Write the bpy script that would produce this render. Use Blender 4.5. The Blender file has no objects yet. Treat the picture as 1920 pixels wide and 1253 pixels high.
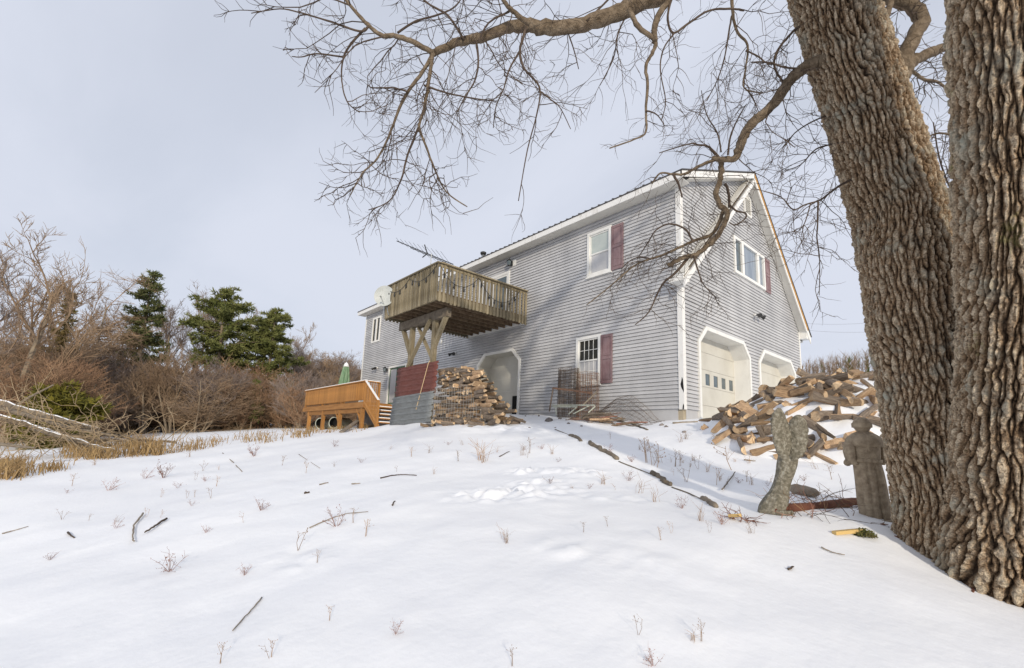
import bpy, math, random
import numpy as np
from mathutils import Vector, Matrix
random.seed(11); RNG = np.random.default_rng(11)
scn = bpy.context.scene
COL = scn.collection

# ------------------------------------------------------------------ camera
# calibrated on the house: world axes are the house axes, origin at its near corner (top of foundation)
F, PX, PY = 871.78, 942.7, 689.7
W0, H0 = 1920.0, 1253.0
_pi, _ro, _ya = [math.radians(v) for v in (9.24, 2.434, 139.676)]
FW = np.array([math.cos(_pi)*math.cos(_ya), math.cos(_pi)*math.sin(_ya), math.sin(_pi)])
_r = np.array([math.sin(_ya), -math.cos(_ya), 0.0]); _u = np.cross(_r, FW)
RT = _r*math.cos(_ro)+_u*math.sin(_ro); UP = -_r*math.sin(_ro)+_u*math.cos(_ro)
def ray(x, y): return FW + RT*((x-PX)/F) - UP*((y-PY)/F)
CAM = -11.5*ray(1282, 767)
def at(x, y, D): return CAM + D*ray(x, y)
def onY(x, y, Y=0.0): d = ray(x, y); return CAM + d*((Y-CAM[1])/d[1])
def onX(x, y, X=0.0): d = ray(x, y); return CAM + d*((X-CAM[0])/d[0])
cam = bpy.data.cameras.new('camera'); camo = bpy.data.objects.new('camera', cam); COL.objects.link(camo)
camo.matrix_world = Matrix(((RT[0], UP[0], -FW[0], CAM[0]), (RT[1], UP[1], -FW[1], CAM[1]), (RT[2], UP[2], -FW[2], CAM[2]), (0, 0, 0, 1)))
cam.sensor_fit = 'HORIZONTAL'; cam.sensor_width = 36.0; cam.lens = F/W0*36.0
cam.shift_x = (W0/2-PX)/W0; cam.shift_y = (PY-H0/2)/W0
cam.clip_start = 0.05; cam.clip_end = 6000
scn.camera = camo

# ------------------------------------------------------------------ sun and sky
SUN_HEAD = math.radians(150.5)      # heading in which the shadows run
SUN_EL = math.radians(15.0)
SUN_DIR = Vector((-math.cos(SUN_HEAD)*math.cos(SUN_EL), -math.sin(SUN_HEAD)*math.cos(SUN_EL), math.sin(SUN_EL)))  # towards the sun
sl = bpy.data.lights.new('sun', 'SUN'); so = bpy.data.objects.new('sun', sl); COL.objects.link(so)
sl.energy = 2.6; sl.angle = math.radians(1.4); sl.color = (1.0, 0.90, 0.75)
so.rotation_euler = SUN_DIR.to_track_quat('Z', 'Y').to_euler()
world = bpy.data.worlds.new('World'); scn.world = world; world.use_nodes = True
wn, wl = world.node_tree.nodes, world.node_tree.links
for n in list(wn): wn.remove(n)
wo = wn.new('ShaderNodeOutputWorld'); bg = wn.new('ShaderNodeBackground'); bg.inputs['Strength'].default_value = 0.1
sky = wn.new('ShaderNodeTexSky'); sky.sky_type = 'NISHITA'; sky.sun_disc = False
sky.sun_elevation = SUN_EL; sky.sun_rotation = math.atan2(SUN_DIR.x, SUN_DIR.y)
sky.air_density = 1.0; sky.dust_density = 2.0; sky.ozone_density = 1.5
tc = wn.new('ShaderNodeTexCoord')
sep = wn.new('ShaderNodeSeparateXYZ'); wl.new(tc.outputs['Generated'], sep.inputs[0])
zz = wn.new('ShaderNodeMath'); zz.operation = 'MAXIMUM'; zz.inputs[1].default_value = 0.0; wl.new(sep.outputs['Z'], zz.inputs[0])
zz2 = wn.new('ShaderNodeMath'); zz2.operation = 'ADD'; zz2.inputs[1].default_value = 0.22; wl.new(zz.outputs[0], zz2.inputs[0])
dx = wn.new('ShaderNodeMath'); dx.operation = 'DIVIDE'; wl.new(sep.outputs['X'], dx.inputs[0]); wl.new(zz2.outputs[0], dx.inputs[1])
dy = wn.new('ShaderNodeMath'); dy.operation = 'DIVIDE'; wl.new(sep.outputs['Y'], dy.inputs[0]); wl.new(zz2.outputs[0], dy.inputs[1])
cmb = wn.new('ShaderNodeCombineXYZ'); wl.new(dx.outputs[0], cmb.inputs[0]); wl.new(dy.outputs[0], cmb.inputs[1])
mp = wn.new('ShaderNodeMapping'); mp.inputs['Rotation'].default_value = (0, 0, 0.9); mp.inputs['Scale'].default_value = (0.55, 1.1, 1); mp.inputs['Location'].default_value = (3.1, 1.7, 0)
wl.new(cmb.outputs[0], mp.inputs[0])
cn = wn.new('ShaderNodeTexNoise'); cn.inputs['Scale'].default_value = 1.1; cn.inputs['Detail'].default_value = 7; cn.inputs['Roughness'].default_value = 0.52; cn.inputs['Distortion'].default_value = 0.35
wl.new(mp.outputs[0], cn.inputs[0])
cr = wn.new('ShaderNodeValToRGB'); cr.color_ramp.interpolation = 'EASE'
cr.color_ramp.elements[0].position = 0.33; cr.color_ramp.elements[0].color = (.80, .80, .80, 1)
cr.color_ramp.elements[1].position = 0.62; cr.color_ramp.elements[1].color = (0.97, .97, .97, 1)
wl.new(cn.outputs['Fac'], cr.inputs[0])
skm = wn.new('ShaderNodeMixRGB'); skm.blend_type = 'MIX'
wl.new(cr.outputs[0], skm.inputs[0]); wl.new(sky.outputs[0], skm.inputs[1]); skm.inputs[2].default_value = (7.25, 7.65, 8.75, 1)
wl.new(skm.outputs[0], bg.inputs[0]); wl.new(bg.outputs[0], wo.inputs[0])
vs = scn.view_settings; vs.view_transform = 'Standard'; vs.look = 'None'; vs.exposure = 0.0; vs.gamma = 1.0; vs.use_curve_mapping = False
scn.render.engine = 'CYCLES'

# ------------------------------------------------------------------ numpy noise
def _hash(ix, iy, iz):
    h = (ix.astype(np.int64)*374761393 + iy.astype(np.int64)*668265263 + iz.astype(np.int64)*2147483647) & 0xffffffff
    h = ((h ^ (h >> 13))*1274126177) & 0xffffffff
    return ((h ^ (h >> 16)) & 0xffff)/65535.0
def vnoise(x, y, z=0.0):
    x, y, z = np.broadcast_arrays(np.asarray(x, float), np.asarray(y, float), np.asarray(z, float))
    ix, iy, iz = np.floor(x), np.floor(y), np.floor(z)
    fx, fy, fz = x-ix, y-iy, z-iz
    fx, fy, fz = [f*f*f*(f*(f*6-15)+10) for f in (fx, fy, fz)]
    r = 0
    for a in (0, 1):
        for b in (0, 1):
            for c in (0, 1):
                r = r + _hash(ix+a, iy+b, iz+c)*(fx if a else 1-fx)*(fy if b else 1-fy)*(fz if c else 1-fz)
    return r*2-1
def fbm(x, y, z=0.0, o=4):
    s, a = 0, 1.0
    for i in range(o):
        s = s + a*vnoise(x*2**i+i*17.3, y*2**i+i*5.1, z*2**i+i*9.7); a *= .5
    return s

# ------------------------------------------------------------------ materials
MATS = {}
def mat(name, col, rough=.75, col2=None, scale=6.0, stretch=(1, 1, 1), bump=0.0, bscale=None, spec=.3, metal=0.0, detail=6, lo=.35, hi=.68, third=None, coords='Object', bdist=.02):
    m = bpy.data.materials.new(name); m.use_nodes = True; MATS[name] = m
    n, l = m.node_tree.nodes, m.node_tree.links
    p = n['Principled BSDF']; p.inputs['Roughness'].default_value = rough; p.inputs['Metallic'].default_value = metal
    p.inputs['Specular IOR Level'].default_value = spec
    p.inputs['Base Color'].default_value = (*col, 1)
    t = n.new('ShaderNodeTexCoord'); mpn = n.new('ShaderNodeMapping'); mpn.inputs['Scale'].default_value = stretch
    l.new(t.outputs[coords], mpn.inputs[0])
    if col2:
        x = n.new('ShaderNodeTexNoise'); x.inputs['Scale'].default_value = scale; x.inputs['Detail'].default_value = detail; x.inputs['Roughness'].default_value = .62
        l.new(mpn.outputs[0], x.inputs[0])
        r = n.new('ShaderNodeValToRGB'); r.color_ramp.elements[0].position = lo; r.color_ramp.elements[1].position = hi
        r.color_ramp.elements[0].color = (*col, 1); r.color_ramp.elements[1].color = (*col2, 1)
        if third:
            e = r.color_ramp.elements.new((lo+hi)/2); e.color = (*third, 1)
        l.new(x.outputs['Fac'], r.inputs[0]); l.new(r.outputs[0], p.inputs['Base Color'])
    if bump:
        x = n.new('ShaderNodeTexNoise'); x.inputs['Scale'].default_value = bscale or scale*4; x.inputs['Detail'].default_value = 6
        l.new(mpn.outputs[0], x.inputs[0]); b = n.new('ShaderNodeBump'); b.inputs['Strength'].default_value = bump; b.inputs['Distance'].default_value = bdist
        l.new(x.outputs['Fac'], b.inputs['Height']); l.new(b.outputs[0], p.inputs['Normal'])
    return m
def vary(m, amount=.25):
    """value changes a little from one object to the next, as real pieces do"""
    n, l = m.node_tree.nodes, m.node_tree.links; p = n['Principled BSDF']
    oi = n.new('ShaderNodeObjectInfo'); mr = n.new('ShaderNodeMapRange'); mr.inputs[3].default_value = 1-amount; mr.inputs[4].default_value = 1+amount
    l.new(oi.outputs['Random'], mr.inputs[0]); h = n.new('ShaderNodeHueSaturation'); l.new(mr.outputs[0], h.inputs['Value'])
    if p.inputs['Base Color'].links:
        l.new(p.inputs['Base Color'].links[0].from_socket, h.inputs['Color'])
    else: h.inputs['Color'].default_value = p.inputs['Base Color'].default_value
    l.new(h.outputs[0], p.inputs['Base Color']); return m
snow_m = mat('snow', (.87, .88, .90), .6, (.92, .925, .93), .8, bump=.22, bscale=13, spec=.2, bdist=.025)
siding_m = vary(mat('vinyl_siding', (.425, .424, .428), .5, (.555, .552, .55), 1.1, (1, 1, .5), bump=.06, bscale=40, spec=.35), .06)
trim_m = mat('white_trim', (.78, .77, .73), .5, (.66, .645, .60), 3.5, (1, 1, .5), lo=.5, hi=.8, bump=.06, bscale=30)
trimold_m = mat('weathered_white_paint', (.76, .75, .72), .6, (.50, .46, .40), 7, (1, 1, .25), lo=.55, hi=.78, bump=.2, bscale=30)
soffit_m = mat('vinyl_soffit', (.68, .66, .60), .5, (.60, .58, .53), 2)
roof_m = mat('dark_metal_roof', (.055, .05, .05), .5, (.09, .085, .08), 5, spec=.4)
orange_m = mat('bare_rake_wood', (.55, .30, .09), .7, (.42, .22, .07), 6, (1, .2, .2))
shutter_m = vary(mat('faded_red_shutter', (.20, .118, .122), .55, (.29, .205, .208), 4, (1, 1, .6), bump=.05), .05)
glass_m = mat('window_glass', (.02, .022, .02), .08, (.045, .042, .032), 5, spec=.16)
glassb_m = mat('window_glass_with_blind', (.50, .54, .50), .12, (.42, .47, .44), 3, (1, 1, 2), spec=.6)
glassg_m = mat('tinted_pane', (.10, .13, .14), .1, (.06, .08, .09), 5, spec=.7)
glasscurt_m = mat('glass_over_curtain', (.16, .20, .25), .1, (.30, .34, .38), 3.5, (1, 3, .15), spec=.7)
door_m = mat('cream_door_paint', (.57, .55, .485), .45, (.49, .465, .40), 1.6, (1, 1, .8), lo=.45, hi=.75, bump=.05, bscale=3)
concrete_m = mat('concrete', (.33, .28, .20), .9, (.42, .36, .26), 5, bump=.3, bscale=30)
black_m = mat('black_metal', (.02, .02, .02), .45, spec=.5)
dark_m = mat('dark_interior', (.012, .012, .012), .9)
steel_m = mat('galvanised_metal', (.45, .47, .48), .4, (.33, .35, .37), 6, metal=.7)
dish_m = mat('grey_dish', (.50, .52, .50), .5, (.42, .44, .42), 5)
green_m = mat('green_door_frame', (.10, .17, .10), .5, (.06, .11, .07), 4)
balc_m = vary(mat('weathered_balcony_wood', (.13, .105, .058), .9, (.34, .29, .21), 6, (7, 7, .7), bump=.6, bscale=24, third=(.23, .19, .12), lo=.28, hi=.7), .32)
balcd_m = vary(mat('dark_deck_wood', (.10, .065, .04), .85, (.22, .16, .10), 4, (2, 2, 2), bump=.3), .2)  # darker brown wood of the balcony joists and deck boards
deck_m = vary(mat('orange_stained_deck', (.47, .23, .065), .7, (.24, .115, .042), 6, (7, 7, .5), bump=.4, third=(.39, .185, .055)), .16)
deckd_m = vary(mat('brown_deck_beam', (.24, .11, .035), .75, (.36, .18, .06), 3, (.4, 3, 3), bump=.25), .12)
redmetal_m = mat('red_painted_metal', (.17, .058, .046), .55, (.22, .10, .085), 3, (1, 1, 4), metal=.1, bump=.05)
greymetal_m = mat('bare_sheet_metal', (.30, .32, .325), .5, (.22, .225, .22), 3, (1, 1, 5), metal=.4)
logw_m = vary(mat('split_wood', (.54, .375, .225), .88, (.25, .16, .095), 10, (3, 3, .8), bump=.8, bscale=45, third=(.43, .29, .175)), .40)
logb_m = vary(mat('log_bark', (.13, .10, .075), .95, (.30, .24, .185), 16, (3, 3, .7), bump=.8, bscale=40), .3)
loge_m = vary(mat('log_end_grain', (.66, .50, .32), .9, (.40, .27, .16), 14, bump=.4), .38)
oldw_m = vary(mat('greyed_wood', (.27, .225, .17), .9, (.15, .12, .09), 8, (1, 1, 1), bump=.5), .3)
wire_m = mat('rusty_wire', (.13, .11, .10), .6, (.22, .16, .11), 20, metal=.4)
wirel_m = mat('zinc_wire', (.40, .38, .34), .5, metal=.4)
rust_m = mat('rusty_pipe', (.24, .13, .08), .7, (.15, .10, .07), 12)
paint_m = mat('pale_pipe_paint', (.50, .52, .45), .6, (.35, .36, .28), 10)
rock_m = vary(mat('field_stone', (.16, .14, .13), .95, (.28, .25, .23), 9, bump=.7), .3)
stone_m = mat('lichened_stone', (.14, .13, .095), .95, (.40, .385, .32), 30, bump=1.0, bscale=80, third=(.24, .215, .165), lo=.36, hi=.68)
stone2_m = mat('brown_cast_stone', (.25, .195, .135), .92, (.45, .365, .26), 16, bump=.7, bscale=50)
rope_m = mat('tan_rope', (.60, .45, .27), .9)
twig_m = mat('twig', (.06, .042, .032), .9, (.11, .08, .058), 8)
limb_m = mat('limb_bark', (.10, .072, .045), .95, (.25, .195, .135), 16, (1, 1, 1), bump=1.0, bscale=60, third=(.18, .135, .09))
weed_m = vary(mat('dry_weed', (.26, .15, .075), .9, (.36, .24, .13), 20), .35)
weedr_m = vary(mat('reddish_weed', (.20, .095, .07), .9, (.29, .16, .11), 20), .3)
grass_m = mat('straw_grass', (.40, .275, .13), .9, (.22, .14, .065), 3, (1, 1, .3))
moss_m = mat('moss', (.09, .10, .025), .95, (.16, .13, .05), 20, bump=.6)
yellow_m = mat('fresh_split_wood', (.62, .43, .17), .8)
pipeb_m = mat('dark_pipe_inside', (.008, .008, .009), .6)
umb_m = mat('green_canvas', (.09, .20, .10), .8, (.28, .37, .25), 6, (3, 3, .5))

# ------------------------------------------------------------------ mesh helpers
class MB:
    def __init__(s): s.v, s.f, s.m = [], [], []
    def add(s, vs_, fs_, mi=0):
        b = len(s.v); s.v.extend([tuple(map(float, q)) for q in vs_])
        for f in fs_: s.f.append(tuple(i+b for i in f)); s.m.append(mi)
    def box(s, a, b, mi=0):
        x0, y0, z0 = [min(a[i], b[i]) for i in range(3)]; x1, y1, z1 = [max(a[i], b[i]) for i in range(3)]
        s.add([(x0, y0, z0), (x1, y0, z0), (x1, y1, z0), (x0, y1, z0), (x0, y0, z1), (x1, y0, z1), (x1, y1, z1), (x0, y1, z1)],
              [(3, 2, 1, 0), (4, 5, 6, 7), (0, 1, 5, 4), (1, 2, 6, 5), (2, 3, 7, 6), (3, 0, 4, 7)], mi)
    def bar(s, p, q, w, h, mi=0, up=(0, 0, 1)):
        p, q = Vector(p), Vector(q); d = (q-p).normalized(); u = Vector(up)
        if abs(d.dot(u)) > .98: u = Vector((0, 1, 0))
        a = d.cross(u).normalized()*(w/2); b = a.cross(d).normalized()*(h/2)
        s.add([p-a-b, p+a-b, p+a+b, p-a+b, q-a-b, q+a-b, q+a+b, q-a+b],
              [(0, 1, 2, 3), (7, 6, 5, 4), (1, 0, 4, 5), (2, 1, 5, 6), (3, 2, 6, 7), (0, 3, 7, 4)], mi)
    def tube(s, pts, rad, n=6, mi=0, cap=True):
        pts = [Vector(p) for p in pts]; k = len(pts)
        if not hasattr(rad, '__len__'): rad = [rad]*k
        t = (pts[1]-pts[0]).normalized(); a = t.orthogonal().normalized(); b0 = len(s.v)
        for i in range(k):
            t2 = (pts[min(i+1, k-1)]-pts[max(i-1, 0)])
            if t2.length > 1e-9: t = t2.normalized()
            a = (a-t*a.dot(t)); a = a.normalized() if a.length > 1e-6 else t.orthogonal().normalized()
            c = t.cross(a)
            for j in range(n):
                g = 2*math.pi*j/n; q = pts[i]+(a*math.cos(g)+c*math.sin(g))*rad[i]; s.v.append((q.x, q.y, q.z))
        for i in range(k-1):
            for j in range(n):
                j2 = (j+1) % n; s.f.append((b0+i*n+j, b0+i*n+j2, b0+(i+1)*n+j2, b0+(i+1)*n+j)); s.m.append(mi)
        if cap:
            s.f.append(tuple(b0+j for j in reversed(range(n)))); s.m.append(mi)
            s.f.append(tuple(b0+(k-1)*n+j for j in range(n))); s.m.append(mi)
    def prism(s, poly, axis, a, b, mi=0):
        """polygon in the two other axes, extruded along axis from a to b"""
        n = len(poly)
        def P(q, t):
            return {'x': (t, q[0], q[1]), 'y': (q[0], t, q[1]), 'z': (q[0], q[1], t)}[axis]
        s.add([P(q, a) for q in poly]+[P(q, b) for q in poly],
              [tuple(range(n)), tuple(reversed(range(n, 2*n)))]+[(i, (i+1) % n, n+(i+1) % n, n+i) for i in range(n)], mi)
    def mesh(s, name, mats, smooth=False):
        me = bpy.data.meshes.new(name); me.from_pydata(s.v, [], s.f)
        for m in (mats if isinstance(mats, (list, tuple)) else [mats]): me.materials.append(m)
        if any(s.m): me.polygons.foreach_set('material_index', s.m)
        if smooth: me.polygons.foreach_set('use_smooth', [True]*len(me.polygons))
        me.update(); return me
    def build(s, name, mats, parent=None, smooth=False, loc=None):
        return link(name, s.mesh(name, mats, smooth), parent, loc)
def link(name, me, parent=None, loc=None, rot=None):
    o = bpy.data.objects.new(name, me); COL.objects.link(o)
    if loc is not None: o.location = loc
    if rot is not None: o.rotation_euler = rot
    if parent is not None:
        o.parent = parent
        if parent.type == 'EMPTY' and loc is None: o.location = [-c for c in parent.location]   # parts are given in world coordinates
    return o
def tag(o, label, cat, group=None):
    if o.type == 'MESH' and o.data.users == 1 and o.location.length < 1e-9 and o.parent is None:      # origin to the foot of the thing
        co = np.empty(len(o.data.vertices)*3); o.data.vertices.foreach_get('co', co); co = co.reshape(-1, 3)
        c = Vector(((co[:, 0].min()+co[:, 0].max())/2, (co[:, 1].min()+co[:, 1].max())/2, co[:, 2].min()))
        o.data.transform(Matrix.Translation(-c)); o.location = c
    o['label'] = label; o['category'] = cat
    if group: o['group'] = group
    return o
def thing(name, label, cat, loc=(0, 0, 0), group=None):
    return tag(link(name, None, None, loc), label, cat, group)
def sub(name, mb, m, parent, smooth=False, kind=None):
    """child of a MESH part; the part sits in its thing with identity rotation, so world coordinates carry over"""
    o = link(name, mb.mesh(name, m, smooth)); o.parent = parent
    if kind: o['kind'] = kind
    return o
def V3(a): return Vector((float(a[0]), float(a[1]), float(a[2])))

# ------------------------------------------------------------------ ground
CP = [(CAM[0], CAM[1], -2.55), (8, -13, -2.75), (4, -13.5, -2.85), (8.5, -9, -2.4), (3, -11.5, -2.62), (0, -12, -2.75), (-4, -14, -2.9),
      (0, 0, -.22), (-2, -.1, -.24), (-4, 0, -.12), (-6, -.2, 0), (-8, -.5, -.1), (-4.6, -3, -.36), (-6.6, -3.2, -.32), (-9.2, -3.2, -.5), (-11.5, -2, -.55),
      (-13.4, -2.4, -.66), (-19, -2.5, -.74), (-22, -1, -.74), (-15, 0.5, -.55), (0, 4, -.2), (0, 8.5, -.2), (4, 4, -.2), (6.5, 0, -.7), (8, -4, -1.75), (10, 3, -.4), (-10, 5, -.4)]
for x, y, D in [(1860, 1110, 3.8), (1660, 978, 4.35), (1470, 960, 4.8), (1340, 945, 5.6), (1240, 905, 6.6), (1130, 845, 8.6), (1060, 812, 10.6), (1300, 845, 8.4),
                (1180, 800, 11.3), (1400, 802, 9.6), (1560, 858, 7.6), (1650, 875, 6.9), (900, 800, 13), (800, 810, 14), (700, 814, 15.5), (570, 820, 17), (430, 836, 16), (300, 853, 15),
                (150, 871, 13), (0, 893, 11), (960, 1000, 4.2), (600, 1000, 4.9), (300, 1050, 4.6), (1200, 1000, 4.3), (0, 1100, 4.4), (250, 828, 25), (40, 846, 22), (500, 808, 30),
                (100, 796, 45), (300, 799, 46), (500, 795, 50), (650, 789, 60)]:
    CP.append(tuple(at(x, y, D)))
CP += [(-90, -40, -.5), (-90, 20, 1), (-70, 70, 3), (0, 70, 3), (70, 50, 1), (70, -40, -5), (0, -70, -6), (-50, -60, -4)]
CP = np.array(CP)
def _U(r2): return np.where(r2 > 1e-9, .5*r2*np.log(np.maximum(r2, 1e-9)), 0)
_n = len(CP); _K = _U(((CP[:, None, :2]-CP[None, :, :2])**2).sum(-1))+np.eye(_n)*.9
_P = np.c_[np.ones(_n), CP[:, :2]]; _A = np.block([[_K, _P], [_P.T, np.zeros((3, 3))]])
_w = np.linalg.solve(_A, np.r_[CP[:, 2], 0, 0, 0])
TRAMP = []
def gz(x, y, fine=True):
    x = np.asarray(x, float); y = np.asarray(y, float); sh = x.shape
    X, Y = x.ravel(), y.ravel(); z = np.empty_like(X)
    for i in range(0, len(X), 20000):
        sx, sy = X[i:i+20000], Y[i:i+20000]
        z[i:i+20000] = _U((sx[:, None]-CP[None, :, 0])**2+(sy[:, None]-CP[None, :, 1])**2)@_w[:_n]+_w[_n]+_w[_n+1]*sx+_w[_n+2]*sy
    d = np.hypot(X+8, Y); t = np.clip((d-75)/60, 0, 1); t = t*t*(3-2*t); z = z*(1-t)+0.0*t
    if fine:
        near = np.clip(1-d/90, 0, 1)
        z = z + near*(.045*fbm(X*.5, Y*.5, 0, 3)+.016*vnoise(X*1.6+3, Y*1.6+7)+.006*vnoise(X*5, Y*5))
    return z.reshape(sh)
def gp(px, py, dmin=1.5, dmax=80):
    """where the pixel's ray meets the snow"""
    d = ray(px, py); D = np.concatenate([np.arange(dmin, 30, .04), np.arange(30, dmax, .4)])
    P = CAM[None]+D[:, None]*d[None]; below = P[:, 2] < gz(P[:, 0], P[:, 1])
    i = int(np.argmax(below)) if below.any() else len(D)-1
    p = P[i]; return np.array([p[0], p[1], float(gz(p[0], p[1]))])
def axis_coords(c0, c1, h, lo, hi, g):
    a = list(np.arange(c0, c1+h/2, h)); s = h; v = a[0]; L = []
    while v > lo: s *= g; v -= s; L.append(v)
    s = h; v = a[-1]; Rr = []
    while v < hi: s *= g; v += s; Rr.append(v)
    return np.array(L[::-1]+a+Rr)
gx = axis_coords(-1.5, 6.5, .05, -2500, 2500, 1.035); gy = axis_coords(-9.6, -1.2, .05, -2500, 2500, 1.035)
GX, GY = np.meshgrid(gx, gy, indexing='ij'); GZ = gz(GX, GY)
# trampled patches and soft dents
def dents(cx, cy, rx, ry, ang, amp, sc, seed):
    u = (GX-cx)*math.cos(ang)+(GY-cy)*math.sin(ang); v = -(GX-cx)*math.sin(ang)+(GY-cy)*math.cos(ang)
    m = np.clip(1.25-np.hypot(u/rx, v/ry), 0, 1); m = m*m*(3-2*m)
    return m*amp*(np.abs(vnoise(GX*sc+seed, GY*sc))+.7*np.abs(vnoise(GX*sc*2.1, GY*sc*2.1+seed))-.45)
for px, py, rx, ry, a, am, s in [(965, 925, .95, .5, 1.0, .10, 5.5), (985, 885, .4, .25, 1.0, .10, 6), (1070, 885, .6, .3, .6, .07, 6), (1010, 905, .5, .25, .9, .07, 6), (1160, 935, .7, .25, .5, .035, 5), (560, 1050, .5, .3, .2, .03, 4),
                             (1090, 1035, .5, .25, .3, .03, 3.2), (1230, 1060, .5, .3, .5, .025, 3.5), (950, 805, 1.4, .6, .4, .08, 3)]:
    c = gp(px, py); GZ += dents(c[0], c[1], rx, ry, a, am, s, px*.1)
# snow banked up against the trunk foot
nx, ny = len(gx), len(gy)
idx = np.arange(nx*ny).reshape(nx, ny)
gm = bpy.data.meshes.new('ground')
gm.from_pydata(np.c_[GX.ravel(), GY.ravel(), GZ.ravel()].tolist(), [], np.stack([idx[:-1, :-1], idx[1:, :-1], idx[1:, 1:], idx[:-1, 1:]], -1).reshape(-1, 4).tolist())
gm.materials.append(snow_m); gm.polygons.foreach_set('use_smooth', [True]*len(gm.polygons))
ground = link('ground', gm); ground['kind'] = 'structure'
def gl(x, y): return float(gz(x, y))

# ================================================================== HOUSE
L, Wd = 19.36, 8.7
PK = (4.35, 8.14)                 # ridge (y, z) of the roof's top surface
SH0 = (-.42, 6.13)                # outer edge of the shed dormer roof
SS = (PK[1]-SH0[1])/(PK[0]-SH0[0])
GO = .30                          # gable overhang
house = thing('house', 'large grey vinyl-sided two-storey house with red shutters and two garage doors', 'house')
def chamf(a0, a1, z0, z1, c): return dict(a0=a0, a1=a1, z0=z0, z1=z1, c=c)
OPEN_F = {'upper': chamf(-3.08, -2.17, 4.15, 5.60, 0), 'lower': chamf(-3.47, -2.53, .80, 2.29, 0), 'arch': chamf(-8.50, -6.0, -.3, 2.35, .42),
          'balcony': chamf(-8.60, -6.77, 3.25, 5.38, 0), 'casement': chamf(-18.40, -17.42, 4.17, 5.60, 0), 'slider': chamf(-16.0, -14.15, .58, 2.62, 0)}
OPEN_G = {'g1': chamf(.77, 4.07, -.3, 2.34, .44), 'g2': chamf(4.72, 8.02, -.3, 2.34, .44), 'triple': chamf(3.21, 5.58, 4.45, 5.66, 0), 'vent': chamf(4.12, 4.66, 6.72, 7.42, 0)}
def cut(segs, ops, z0, z1):
    zm = (z0+z1)/2
    for o in ops.values():
        if z1 <= o['z0']+.01 or z0 >= o['z1']-.01: continue
        ins = max(0, zm-(o['z1']-o['c'])) if o['c'] else 0
        a0, a1 = o['a0']+.03+ins, o['a1']-.03-ins
        new = []
        for s in segs:
            if s[1] <= a0 or s[0] >= a1: new.append(s); continue
            if s[0] < a0: new.append((s[0], a0))
            if s[1] > a1: new.append((a1, s[1]))
        segs = new
    return segs
CH = .1017
wall_f = MB(); wall_f.box((-L, .02, -.35), (-8.5, .16, 5.98)); wall_f.box((-6.0, .02, -.35), (-.16, .16, 5.98)); wall_f.box((-8.5, .02, 2.36), (-6, .16, 5.98))
wall_f.box((-L, .02, -.5), (-L+.14, Wd, 5.0)); wall_f.box((-L, Wd-.14, -.5), (-.16, Wd, 3.5))
wall_f.prism([(0.03, 4.9), (0.03, 5.9), (PK[0], 7.9), (Wd-.1, 3.5), (Wd-.1, 4.9-1.6)], 'x', -L, -L+.14)
front = wall_f.build('wall', siding_m, house)
wall_g = MB()
for a, b in ((.16, .77), (4.07, 4.72), (8.02, Wd)): wall_g.box((-.16, a, -.35), (-.02, b, 3.4))
for a, b in ((.77, 4.07), (4.72, 8.02)): wall_g.box((-.16, a, 2.36), (-.02, b, 3.4))
wall_g.prism([(.16, 3.4), (.16, 5.95), (PK[0], 7.85), (Wd-.05, 3.45), (Wd-.05, 3.4)], 'x', -.16, -.02)
gable = wall_g.build('wall', siding_m, house)
k = 0
while k*CH < 5.93:
    z0, z1 = k*CH, min((k+1)*CH, 5.94)
    for a, b in cut([(-L+.06, -.10)], OPEN_F, z0, z1):
        mb = MB(); zb = z0+.013; o_ = random.uniform(-.0025, .0025)
        mb.add([(a, .02, zb), (a, -.027+o_, zb), (a, -.002, z1), (a, .02, z1), (b, .02, zb), (b, -.027-o_, zb), (b, -.002, z1), (b, .02, z1)],
               [(0, 1, 2, 3), (7, 6, 5, 4), (1, 0, 4, 5), (2, 1, 5, 6), (3, 2, 6, 7)]); sub('siding_board', mb, siding_m, front)
    k += 1
k = 0
while k*CH < 7.85:
    z0, z1 = k*CH, (k+1)*CH
    def bounds(z):
        lo = .10 if z < 5.95 else max(.10, PK[0]-(PK[1]-.10-z)/SS)
        hi = Wd-.06 if z < 3.5 else min(Wd-.06, PK[0]+(PK[1]-.06-z))
        return lo, hi
    (l0, h0), (l1, h1) = bounds(z0), bounds(z1)
    if h0-l0 < .1: break
    for a, b in cut([(l0, h0)], OPEN_G, z0, z1):
        a1 = l1 if a == l0 else a; b1 = h1 if b == h0 else b
        mb = MB(); zb = z0+.013
        mb.add([(-.02, a, zb), (.027, a, zb), (.002, a1, z1), (-.02, a1, z1), (-.02, b, zb), (.027, b, zb), (.002, b1, z1), (-.02, b1, z1)],
               [(3, 2, 1, 0), (4, 5, 6, 7), (5, 4, 0, 1), (6, 5, 1, 2), (7, 6, 2, 3)]); sub('siding_board', mb, siding_m, gable)
    k += 1
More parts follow.
